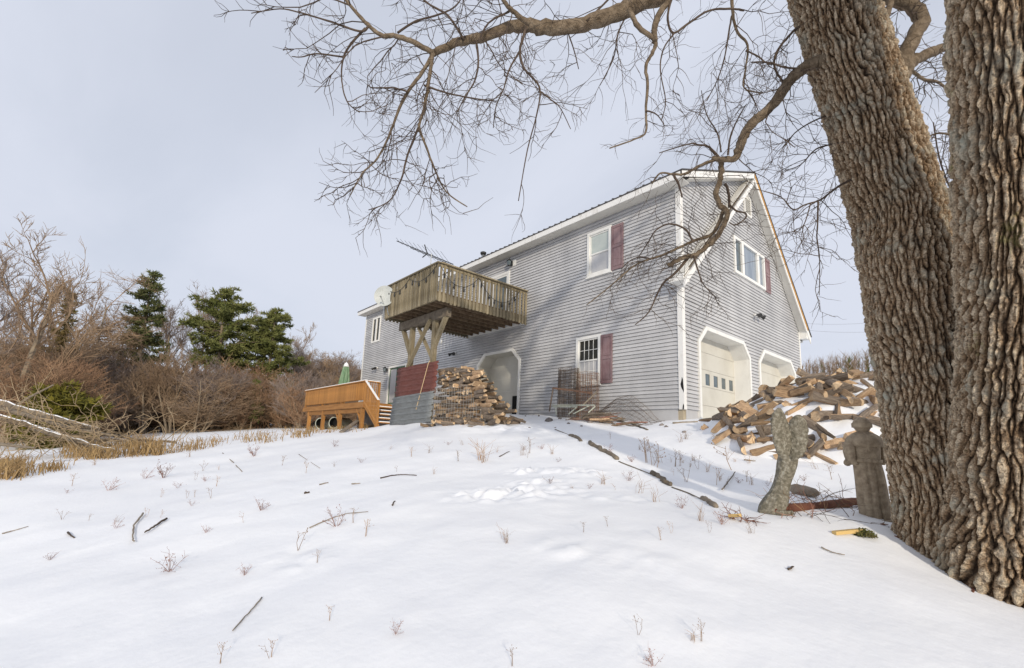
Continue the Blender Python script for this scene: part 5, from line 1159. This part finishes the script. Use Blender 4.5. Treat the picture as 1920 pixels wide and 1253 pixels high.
for x, y, k_, s in [(155, 285, 'tuft', 44), (450, 240, 'stalk', 30), (1205, 300, 'stalk', 44), (1240, 320, 'stalk', 48), (1262, 330, 'stalk', 50), (1290, 300, 'tuft', 34), (1395, 330, 'stalk', 30), (1425, 325, 'stalk', 26), (1465, 425, 'stalk', 34), (1545, 345, 'stalk', 26), (1655, 450, 'stalk', 36), (1775, 350, 'stalk', 70),
                   (925, 440, 'tuft', 34), (1090, 420, 'bush', 26), (1160, 500, 'tuft', 36), (1435, 600, 'bush', 30), (1695, 705, 'bush', 30), (1560, 680, 'tuft', 34), (300, 800, 'tuft', 30), (955, 715, 'stalk', 18), (1365, 760, 'stalk', 14), (1300, 800, 'stalk', 14), (1275, 560, 'tuft', 36), (1655, 160, 'tuft', 18), (1430, 170, 'tuft', 26), (1460, 150, 'tuft', 24), (1610, 760, 'stalk', 18), (1710, 440, 'stalk', 22), (1390, 390, 'stalk', 18), (975, 150, 'stalk', 12), (1880, 760, 'tuft', 26), (1010, 480, 'stalk', 18)]:
    weed(*c9(x, y), k_, s)
for pix in (((1160, 866), (1190, 879), (1217, 889)), ((1260, 915), (1290, 927), (1315, 937)), ((1040, 806), (1056, 812), (1069, 818))):
    stick('branch', 'thin dark stick between the logs along the shadow edge', 'branch', pix, .010, .007, oldw_m, lift=.006, group='sticks between the edge logs')
rgw = random.Random(61)
for i in range(46):
    cx_, cy_ = rgw.choice([(760, 835), (900, 830), (1010, 840), (1190, 840), (1260, 850), (1330, 860), (1380, 900), (560, 860), (420, 880), (1460, 900), (1120, 900), (330, 930)])
    weed(cx_+rgw.gauss(0, 38), cy_+abs(rgw.gauss(0, 16)), rgw.choice(['stalk', 'tuft', 'tuft', 'bush']), rgw.uniform(9, 24))
for x, y, k_, s in ((1298, 1208, 'tuft', 34), (1316, 1205, 'stalk', 30), (1196, 1195, 'stalk', 20), (1225, 1248, 'bush', 34), (1094, 1000, 'stalk', 18), (1490, 870, 'stalk', 20), (1530, 880, 'tuft', 22), (1340, 830, 'tuft', 18), (1560, 900, 'stalk', 26), (1400, 905, 'stalk', 20), (505, 1240, 'stalk', 22), (412, 1245, 'stalk', 8)):
    weed(x, y, k_, s)
# brush and twigs standing between the statues
for i in range(34):
    px = random.uniform(1468, 1612); py = random.uniform(944, 975)
    p = V3(gp(px, py, 3.5)); mb = MB(); grow(mb, p-Vector((0, 0, .03)), Vector((random.gauss(-.35, .5), random.gauss(0, .5), random.uniform(.2, .8))), random.uniform(.22, .52), .0042, 1, random.Random(i), .3, kids=3)
    tag(mb.build('twig', random.choice([weedr_m, twig_m, weed_m])), 'bare reddish twig sticking out of the brush between the two statues', 'twig', 'twigs between the statues')
mb = MB(); c = V3(gp(1390, 976, 3.5))
for i in range(16): grow(mb, c+Vector((random.gauss(0, .05), random.gauss(0, .05), -.02)), Vector((random.gauss(0, .9), random.gauss(0, .9), random.uniform(.2, 1))), random.uniform(.12, .26), .0055, 1, random.Random(i+50), .2, kids=3)
tag(mb.build('twig_tuft', weedr_m), 'dense dark twiggy tuft with an orange chip beside the angel statue', 'twig tuft')
mb = MB(); mb.bar(c+Vector((-.09, -.05, .03)), c+Vector((.02, -.07, .05)), .04, .03); tag(mb.build('wood_chip', yellow_m), 'orange wood chip lying against the dark twiggy tuft', 'wood chip')
# loose sticks
for pix, r, lab in ((((268, 967), (250, 990), (247, 1015), (250, 1020)), .012, 'curved dark stick standing in the snow'), (((311, 977), (290, 992), (271, 1003)), .016, 'straight broken stick lying beside the curved one'), (((3, 1004), (25, 997), (52, 990)), .008, None), (((127, 1001), (138, 1011)), .012, None), (((417, 850), (437, 868), (454, 886)), .012, None),
                    (((713, 899), (735, 893), (755, 892), (781, 893)), .010, None), (((598, 911), (616, 907)), .010, None), (((659, 909), (675, 908)), .010, None), (((571, 927), (580, 925)), .018, None), (((490, 1127), (465, 1155), (435, 1188)), .006, None), (((735, 950), (740, 942)), .010, None), (((580, 992), (620, 975), (650, 965), (690, 962)), .006, None),
                    (((936, 858), (955, 848)), .008, None), (((1354, 924), (1368, 905), (1378, 890)), .011, 'straight dark twig standing in the trunk shadow'), (((1540, 1032), (1560, 1042), (1585, 1045)), .006, None), (((1478, 1072), (1490, 1070)), .009, None), (((560, 853), (600, 880)), .006, None), (((1395, 865), (1417, 866)), .011, None)):
    stick('stick', lab or 'thin dead stick lying on the open snow', 'stick', pix, r, r*.6, random.choice([twig_m, oldw_m]), lift=.012 if not lab else .03, group=None if lab else 'sticks on the open snow', wig=.5)

# ================================================================== FALLEN TRUNKS AND STRAW AT THE LEFT EDGE
snowy = []
for i, (pix, r, lab, D) in enumerate([([(-40, 742), (40, 768), (105, 785), (185, 806)], .11, 'longest snow-capped fallen trunk, topmost of the felled heap', 17.0), ([(-30, 772), (60, 800), (130, 822), (170, 838)], .09, 'fallen trunk sloping below the snow-capped one', 16.2), ([(-20, 760), (60, 782), (140, 805), (222, 818)], .08, 'pale fallen trunk just under the snow-capped one', 16.6),
                           ([(20, 790), (90, 806), (150, 820), (235, 828)], .07, 'thin fallen trunk in the middle of the felled heap', 16.4), ([(60, 803), (120, 820), (180, 838), (215, 846)], .075, 'lowest fallen trunk pointing into the straw', 15.8), ([(100, 795), (180, 812), (260, 826), (330, 830)], .06, 'slim fallen trunk running out of the straw', 16.8)]):
    P = [V3(at(x, y, D)) for x, y in pix]; out = []
    for a_, b_ in zip(P[:-1], P[1:]):
        for k in range(6): out.append(a_.lerp(b_, k/6)+Vector((random.gauss(0, .02), random.gauss(0, .02), random.gauss(0, .015))))
    out.append(P[-1]); mb = MB(); mb.tube(out, [r*(1-.35*k/len(out)) for k in range(len(out))], 12); t = tag(mb.build('felled_log', limb_m if i % 2 else oldw_m, None, True), lab, 'felled log')
    if i in (0, 1, 4):
        mb = MB(); mb.tube([q+Vector((0, 0, r*(1-.35*k/len(out))*.72)) for k, q in enumerate(out)], [r*.5*(1-.3*k/len(out)) for k in range(len(out))], 8); o = mb.build('snow_cap', snow_m, None, True); o.parent = t; o.matrix_parent_inverse = Matrix.Translation(-t.location)
t = MB()
for i in range(130):
    px, py = random.uniform(-20, 330), 0; py = 775+px*.18+random.uniform(-15, 45); p = V3(at(px, py, random.uniform(15.5, 17.5)))
    grow(t, p, Vector((random.gauss(.6, .6), random.gauss(0, .6), random.gauss(.1, .5))), random.uniform(.8, 2.2), .018, 1, random.Random(i+400), .3, kids=3)
tanb_m = mat('tan_branch', (.26, .19, .115), .9, (.40, .31, .20), 4)
o = t.build('brush', tanb_m); tag(o, 'tangle of bare branches around the felled trunks', 'brush'); o['kind'] = 'stuff'
for pix, D in (([(0, 833), (40, 838), (65, 840)], 13), ([(20, 768), (55, 745), (100, 722)], 17)):
    mb = MB(); P = [V3(at(x, y, D)) for x, y in pix]; mb.tube(P, [.05, .04, .025], 7); tag(mb.build('branch', oldw_m), 'pale bare branch reaching up out of the felled heap' if D == 17 else 'dark branch lying on shaded snow below the felled heap', 'branch')
# dry straw grass
mb = MB(); rg = random.Random(5)
def tuft(px, py, n, h, D=None):
    if D is None and float(vnoise(px*.045, py*.09, 4)) < -.4: return
    p = V3(gp(px, py)) if D is None else V3(at(px, py, D)); dd = (p-V3(CAM)).dot(FV)
    for i in range(n):
        q = p+Vector((rg.gauss(0, .16), rg.gauss(0, .16), -.05)); q.z = gl(q.x, q.y)-.03; hh_ = h*rg.uniform(.5, 1.15); d = Vector((rg.gauss(0, .25), rg.gauss(0, .25), 1)).normalized(); s = d.orthogonal().normalized()*.012; b = Vector((rg.gauss(0, .14), rg.gauss(0, .14), -.06))
        s.rotate(Quaternion(d, rg.uniform(0, 6.28))); m_ = q+d*hh_*.6; e = q+d*hh_+b; mb.add([q-s, q+s, m_+s*.7, m_-s*.7, e], [(0, 1, 2, 3), (3, 2, 4)])
for i in range(150):
    px = rg.uniform(130, 300); tuft(px, 862-(px-130)*.06+rg.uniform(-22, 3), 14, rg.uniform(.35, .8))
for i in range(60):
    px = rg.uniform(-10, 40); tuft(px, 893+rg.uniform(-20, 6), 10, rg.uniform(.3, .6))
for i in range(110):
    px = rg.uniform(290, 580); tuft(px, 852-(px-290)*.118+rg.uniform(-16, 3), 8, rg.uniform(.25, .55))
for i in range(26): px = rg.uniform(60, 110); tuft(px, 882+rg.uniform(-8, 4), 5, .35)
for i in range(70): px = rg.uniform(560, 735); tuft(px, 812-(px-560)*.07+rg.uniform(-6, 4), 7, rg.uniform(.2, .45))
for i in range(120): px = rg.uniform(140, 480); tuft(px, 800+rg.uniform(-4, 4)-(px-140)*.01, 12, rg.uniform(.5, 1.1), rg.uniform(36, 44))
o = mb.build('dry_grass', grass_m); tag(o, 'straw-coloured dry grass along the snow edge by the felled trunks', 'grass'); o['kind'] = 'stuff'
# reddish scrub behind the snow edge
# ================================================================== WOODS BEHIND
bgtwig_m = mat('distant_twigs', (.22, .15, .095), .95, (.33, .235, .15), .35)
bgtwig2_m = mat('grey_twigs', (.20, .155, .13), .95, (.29, .235, .20), .4)
bgtrunk_m = mat('pale_trunk', (.30, .24, .17), .9, (.19, .145, .10), 3)
redtwig_m = mat('reddish_scrub', (.24, .14, .085), .95, (.34, .22, .13), .4)
needle_m = mat('pine_needles', (.10, .12, .03), .8, (.21, .21, .07), .7)
needle2_m = mat('dark_pine_needles', (.075, .095, .032), .8, (.15, .155, .06), .7)
needle3_m = mat('golden_juniper', (.20, .17, .02), .8, (.08, .085, .02), 1.3)
needle4_m = mat('bronzed_cedar', (.13, .11, .035), .8, (.20, .135, .05), .7)
larch_m = mat('larch_twigs', (.27, .185, .115), .95, (.36, .25, .16), .5)
def bare_tree(seed, H, spread, up, levels=4, kids=6, r0=.14, stems=1, base=.25, tm=bgtwig_m, lean=0, fan=1.0, twr=.011):
    rg = random.Random(seed); tk, cr_ = MB(), MB()
    def br(p, d, ln, r, lvl):
        n = 5 if lvl > 1 else 3; pts = [p]; dd = []
        for i in range(n):
            j_ = .05 if lvl == levels else .15; d = (d+Vector((rg.gauss(0, j_), rg.gauss(0, j_), rg.gauss(.03, j_)+up*(.05 if lvl == levels else .10)))).normalized(); pts.append(pts[-1]+d*ln/n); dd.append(d.copy())
        (tk if lvl >= levels-0 else cr_).tube(pts, [r*(1-.6*i/n) for i in range(n+1)], 6 if lvl >= levels else 3, cap=False)
        if lvl == 0: return
        for k in range(kids if lvl < levels else int(kids*1.7)):
            f = rg.uniform(base if lvl == levels else .12, 1.0); i = min(n-1, int(f*n)); q = pts[i].lerp(pts[i+1], f*n-i)
            a = Vector((rg.gauss(0, 1), rg.gauss(0, 1), rg.gauss(0, .35))).normalized(); nd = (dd[i]*up+a*spread).normalized()
            br(q, nd, ln*(rg.uniform(.36, .62)*(1.15-.5*f) if lvl == levels else rg.uniform(.35, .6)), max(r*(.5 if lvl == levels else .55)*(1.1-.5*f), twr), lvl-1)
    for s in range(stems):
        g = rg.uniform(0, 6.28); br(Vector((math.cos(g)*.12*(stems > 1), math.sin(g)*.12*(stems > 1), -.2)), Vector((lean+rg.gauss(0, .22 if stems > 1 else .05)*fan, rg.gauss(0, .22 if stems > 1 else .05)*fan, 1)).normalized(), H*.82*rg.uniform(.8, 1.05), r0, levels)
    return tk.mesh('trunk', bgtrunk_m), cr_.mesh('crown', tm)
def leafcard(mb, q, d, ln, wd, rg):
    s = Vector((rg.gauss(0, 1), rg.gauss(0, 1), rg.gauss(0, 1))); s = (s-d*s.dot(d)); s = s.normalized()*wd if s.length > 1e-4 else Vector((wd, 0, 0)); mb.add([q-s, q+s, q+d*ln+s*.3, q+d*ln-s*.3], [(0, 1, 2, 3)])
def pine(seed, H, R, crown0, nm, tiers=13, density=1.0, shape='pine', tiltup=.1):
    rg = random.Random(seed); tk, cr_ = MB(), MB(); top = Vector((rg.gauss(0, .2), rg.gauss(0, .2), H)); tk.tube([(0, 0, -.2), (top.x*.3, top.y*.3, H*.5), top], [H*.018, H*.012, .02], 8)
    for k in range(tiers):
        f = k/(tiers-1); z = H*(crown0+(1-crown0)*f*.98)
        if shape == 'pine': rr = R*((1-f)**.75*.95+.10)*rg.uniform(.65, 1.15)
        elif shape == 'round': rr = R*math.sin(math.pi*(.18+.78*f))**.7*rg.uniform(.75, 1.12)
        else: rr = R*(1-f*.93)*rg.uniform(.85, 1.1)
        for b in range(rg.randint(5, 8)):
            g = rg.uniform(0, 6.28); d = Vector((math.cos(g), math.sin(g), rg.uniform(-.08, .25)+tiltup)).normalized(); ln = rr*rg.uniform(.55, 1.1); p0 = Vector((0, 0, z+rg.uniform(-.3, .3))); p1 = p0+d*ln+Vector((0, 0, -.05*ln)); tk.tube([p0, p0.lerp(p1, .5)+Vector((0, 0, .05*ln)), p1], [.05, .035, .012], 4, cap=False)
            nc = max(4, int(ln*5.5*density))
            for c in range(nc):
                u = rg.uniform(.22, 1.03); q = p0.lerp(p1, u)+Vector((rg.gauss(0, .22), rg.gauss(0, .22), rg.gauss(.05, .12)))*(.5+.4*ln*.3)
                for _ in range(13):
                    e = Vector((rg.gauss(0, 1), rg.gauss(0, 1), rg.gauss(.35, .7))).normalized(); leafcard(cr_, q+e*.06, (e+d*.5).normalized(), rg.uniform(.18, .38), .042, rg)
    return tk.mesh('trunk', bgtrunk_m), cr_.mesh('crown', nm)
VAR = {'bareA': bare_tree(1, 10, .85, .9, 4, 6, .16), 'bareB': bare_tree(2, 10, .7, 1.05, 4, 6, .14), 'bareC': bare_tree(3, 10, .75, .9, 4, 6, .15, tm=bgtwig2_m), 'larch': bare_tree(5, 10, 1.3, .35, 3, 13, .12, base=.12, tm=larch_m),
       'vtree': bare_tree(7, 6, .7, .9, 3, 7, .10, stems=3, base=.3, tm=bgtwig_m), 'shrubA': bare_tree(8, 4, .8, .8, 3, 6, .035, stems=9, base=.1, tm=redtwig_m, fan=1.8, twr=.008), 'shrubB': bare_tree(9, 4, .9, .6, 3, 6, .035, stems=9, base=.1, tm=bgtwig_m, fan=2.2, twr=.008), 'shrubC': bare_tree(10, 4, .8, .9, 3, 6, .04, stems=8, base=.15, tm=bgtwig2_m, fan=1.6, twr=.008)}
def plant(kind, px, D, ytop, label, cat='tree', group=None, H=10.0, wide=1.0, meshes=None, name='bare_tree', rz=None):
    tk, cr_ = meshes or VAR[kind]; b = at(px, 800, D); zg = gl(b[0], b[1]); zt = at(px, ytop, D)[2]; s = max(.2, (zt-zg)/H)
    t = tag(link(name, None, None, (b[0], b[1], zg)), label, cat, group); t.scale = (s*wide, s*wide, s); t.rotation_euler = (0, 0, random.uniform(0, 6.28) if rz is None else rz)
    for nm_, me in (('trunk', tk), ('crown', cr_)):
        o = bpy.data.objects.new(nm_, me); COL.objects.link(o); o.parent = t
    return t
def meshH(me): return max(v.co.z for v in me.vertices)
HH = {k_: max(meshH(v[0]), meshH(v[1])) for k_, v in VAR.items()}
plant('bareA', 10, 26, 405, 'tall grey bare tree at the far edge of the wood, beside the bronzed cedar', H=HH['bareA'])
plant('bareC', -60, 26, 430, 'tall dark bare tree at the far edge of the wood, behind the felled heap', H=HH['bareC'])
P1 = pine(21, 12, 2.2, .05, needle4_m, 15, 1.2, 'cone'); plant('', 85, 34, 535, 'bronze-green cedar at the far edge of the wood', H=12.2, meshes=P1, name='cedar_tree')
plant('larch', 148, 38, 476, 'brown feathery bare larch between the cedar and the tiered pine', H=HH['larch'], wide=.9, name='larch_tree')
P2 = pine(22, 13, 3.6, .25, needle2_m, 15, 1.7, 'pine', .12); plant('', 240, 40, 494, 'tall dark pine with level open tiers of branches', H=13.2, meshes=P2, name='pine_tree')
P3 = pine(23, 12, 3.5, .35, needle_m, 14, 1.7, 'round', .15); plant('', 395, 42, 528, 'broad round-topped green pine in the middle of the wood', H=12.2, meshes=P3, name='pine_tree')
P4 = pine(24, 11, 3.0, .25, needle_m, 15, 2.0, 'round', .05); plant('', 492, 44, 570, 'smaller bushy green pine at the right of the broad one', H=11.2, meshes=P4, name='pine_tree')
P5 = pine(25, 3, 1.8, .03, needle3_m, 9, 2.2, 'round', .1); plant('', 110, 24, 728, 'low golden-green juniper bush behind the felled trunks', cat='bush', H=3.1, meshes=P5, name='juniper_bush', wide=1.15)
P6 = pine(26, 6, 1.4, .2, needle_m, 8, 1.0, 'pine'); plant('', 470, 36, 715, 'young green pine sapling low among the scrub', H=6.1, meshes=P6, name='pine_tree')
plant('vtree', 268, 33, 650, 'small bare tree with one pale leaning stem at the wood edge', H=HH['vtree']); plant('vtree', 318, 33, 640, 'small bare tree with pale forked stems at the wood edge', H=HH['vtree'])
for px, D, yt, k_ in ((45, 36, 545, 'bareB'), (115, 44, 500, 'bareB'), (195, 46, 560, 'bareA'), (300, 50, 540, 'bareC'), (335, 48, 548, 'bareB'), (375, 52, 520, 'bareC'), (440, 50, 560, 'bareB'), (560, 55, 590, 'bareB'), (535, 52, 625, 'bareC'), (15, 40, 560, 'bareC')):
    plant(k_, px, D, yt, 'slender bare tree standing among the evergreens of the wood', group='bare trees among the evergreens', H=HH[k_])
for i in range(26):
    px = 545+i*5.4+random.uniform(-3, 3); D = random.uniform(58, 76); k_ = random.choice(['bareA', 'bareB', 'bareC', 'bareC']); plant(k_, px, D, 640+(px-545)*.13+random.uniform(0, 26), 'far bare tree in the grey line running behind the deck', group='far trees behind the deck', H=HH[k_], wide=1.25)
for i in range(80):
    px = -30+i*8.9+random.uniform(-12, 12); D = random.uniform(32, 52) if px > 120 else random.uniform(24, 44); k_ = random.choice(['shrubA', 'shrubB', 'shrubC', 'shrubA', 'shrubB']); yt = np.interp(px, [0, 120, 250, 420, 560, 700], [615, 640, 655, 668, 700, 715])+random.uniform(-15, 60)
    plant(k_, px, D, float(yt), {'shrubA': 'reddish bare shrub in the scrub at the wood edge', 'shrubB': 'brown bare shrub in the scrub at the wood edge', 'shrubC': 'grey bare shrub in the scrub at the wood edge'}[k_], 'shrub', {'shrubA': 'reddish scrub', 'shrubB': 'brown scrub', 'shrubC': 'grey scrub'}[k_], HH[k_], wide=1.35, name='bare_shrub')
# low scrub that closes the foot of the wood
mb = MB(); rg = random.Random(9)
for i in range(5200):
    px = rg.uniform(-60, 690); D = rg.uniform(37, 60) if px > 120 else rg.uniform(26, 50); b = at(px, 800, D); p = Vector((b[0], b[1], gl(b[0], b[1])-.1)); h = rg.uniform(.5, 2.6); d = Vector((rg.gauss(0, .45), rg.gauss(0, .45), 1)).normalized(); q = p+d*h; s = d.orthogonal().normalized()*.013; s.rotate(Quaternion(d, rg.uniform(0, 6.28)))
    mb.add([p-s*1.6, p+s*1.6, q], [(0, 1, 2)])
    for _ in range(4): m_ = p.lerp(q, rg.uniform(.3, .95)); e = m_+Vector((rg.gauss(0, .35), rg.gauss(0, .35), rg.uniform(.05, .5))); mb.add([m_-s, m_+s, e], [(0, 1, 2)])
o = mb.build('undergrowth', redtwig_m); tag(o, 'reddish-brown undergrowth along the foot of the wood', 'undergrowth'); o['kind'] = 'stuff'
# wooded hill behind the house
def hill_z(x, y):
    c = at(1640, 800, 170); u = np.asarray(x)-c[0]; v = np.asarray(y)-c[1]; return 34*np.exp(-(u/95)**2-(v/55)**2)-3
hc = at(1640, 800, 170); mb = MB(); n_ = 40; hx = np.linspace(hc[0]-230, hc[0]+230, n_); hy = np.linspace(hc[1]-140, hc[1]+140, n_); HX, HY = np.meshgrid(hx, hy, indexing='ij'); HZ = hill_z(HX, HY); mb.v = np.c_[HX.ravel(), HY.ravel(), HZ.ravel()].tolist(); id_ = np.arange(n_*n_).reshape(n_, n_)
mb.f = np.stack([id_[:-1, :-1], id_[1:, :-1], id_[1:, 1:], id_[:-1, 1:]], -1).reshape(-1, 4).tolist(); mb.m = [0]*len(mb.f)
hillg_m = mat('leaf_litter', (.13, .095, .06), .95, (.20, .15, .10), .2); o = mb.build('hill', hillg_m, None, True); o['kind'] = 'structure'
wm = MB(); rg = random.Random(3)
hv, hf = [], []
for i in range(1500):
    px = rg.uniform(1380, 1930); D = rg.uniform(118, 180); b = at(px, 800, D); z = float(hill_z(b[0], b[1]))
    if z < 2: continue
    h = rg.uniform(4, 9); p = Vector((b[0], b[1], z-.3)); ev = rg.random() < .12
    for _ in range(26):
        m_ = p+Vector((0, 0, h*rg.uniform(.1, .85))); d = Vector((rg.gauss(0, .55), rg.gauss(0, .55), 1)).normalized(); s = d.orthogonal().normalized()*(.05 if not ev else .14); s.rotate(Quaternion(d, rg.uniform(0, 6.28))); wm.add([m_-s, m_+s, m_+d*h*rg.uniform(.2, .4)], [(0, 1, 2)], 1 if ev else 0)
o = wm.build('far_woods', [bgtwig_m, needle2_m]); tag(o, 'far brown woods covering the hill behind the house', 'woods'); o['kind'] = 'stuff'
# overhead wires beyond the gable
for k_, (y0, y1) in enumerate(((606, 590), (618, 612))):
    a_, b_ = V3(at(1500, y0, 40)), V3(at(1760, y1-6, 40)); mb = MB(); mb.tube([a_.lerp(b_, i/10)-Vector((0, 0, .5*4*(i/10)*(1-i/10))) for i in range(11)], .008, 4); tag(mb.build('overhead_wire', black_m), 'faint overhead wire beyond the eave of the gable' if k_ == 0 else 'lower faint overhead wire beyond the gable', 'wire')
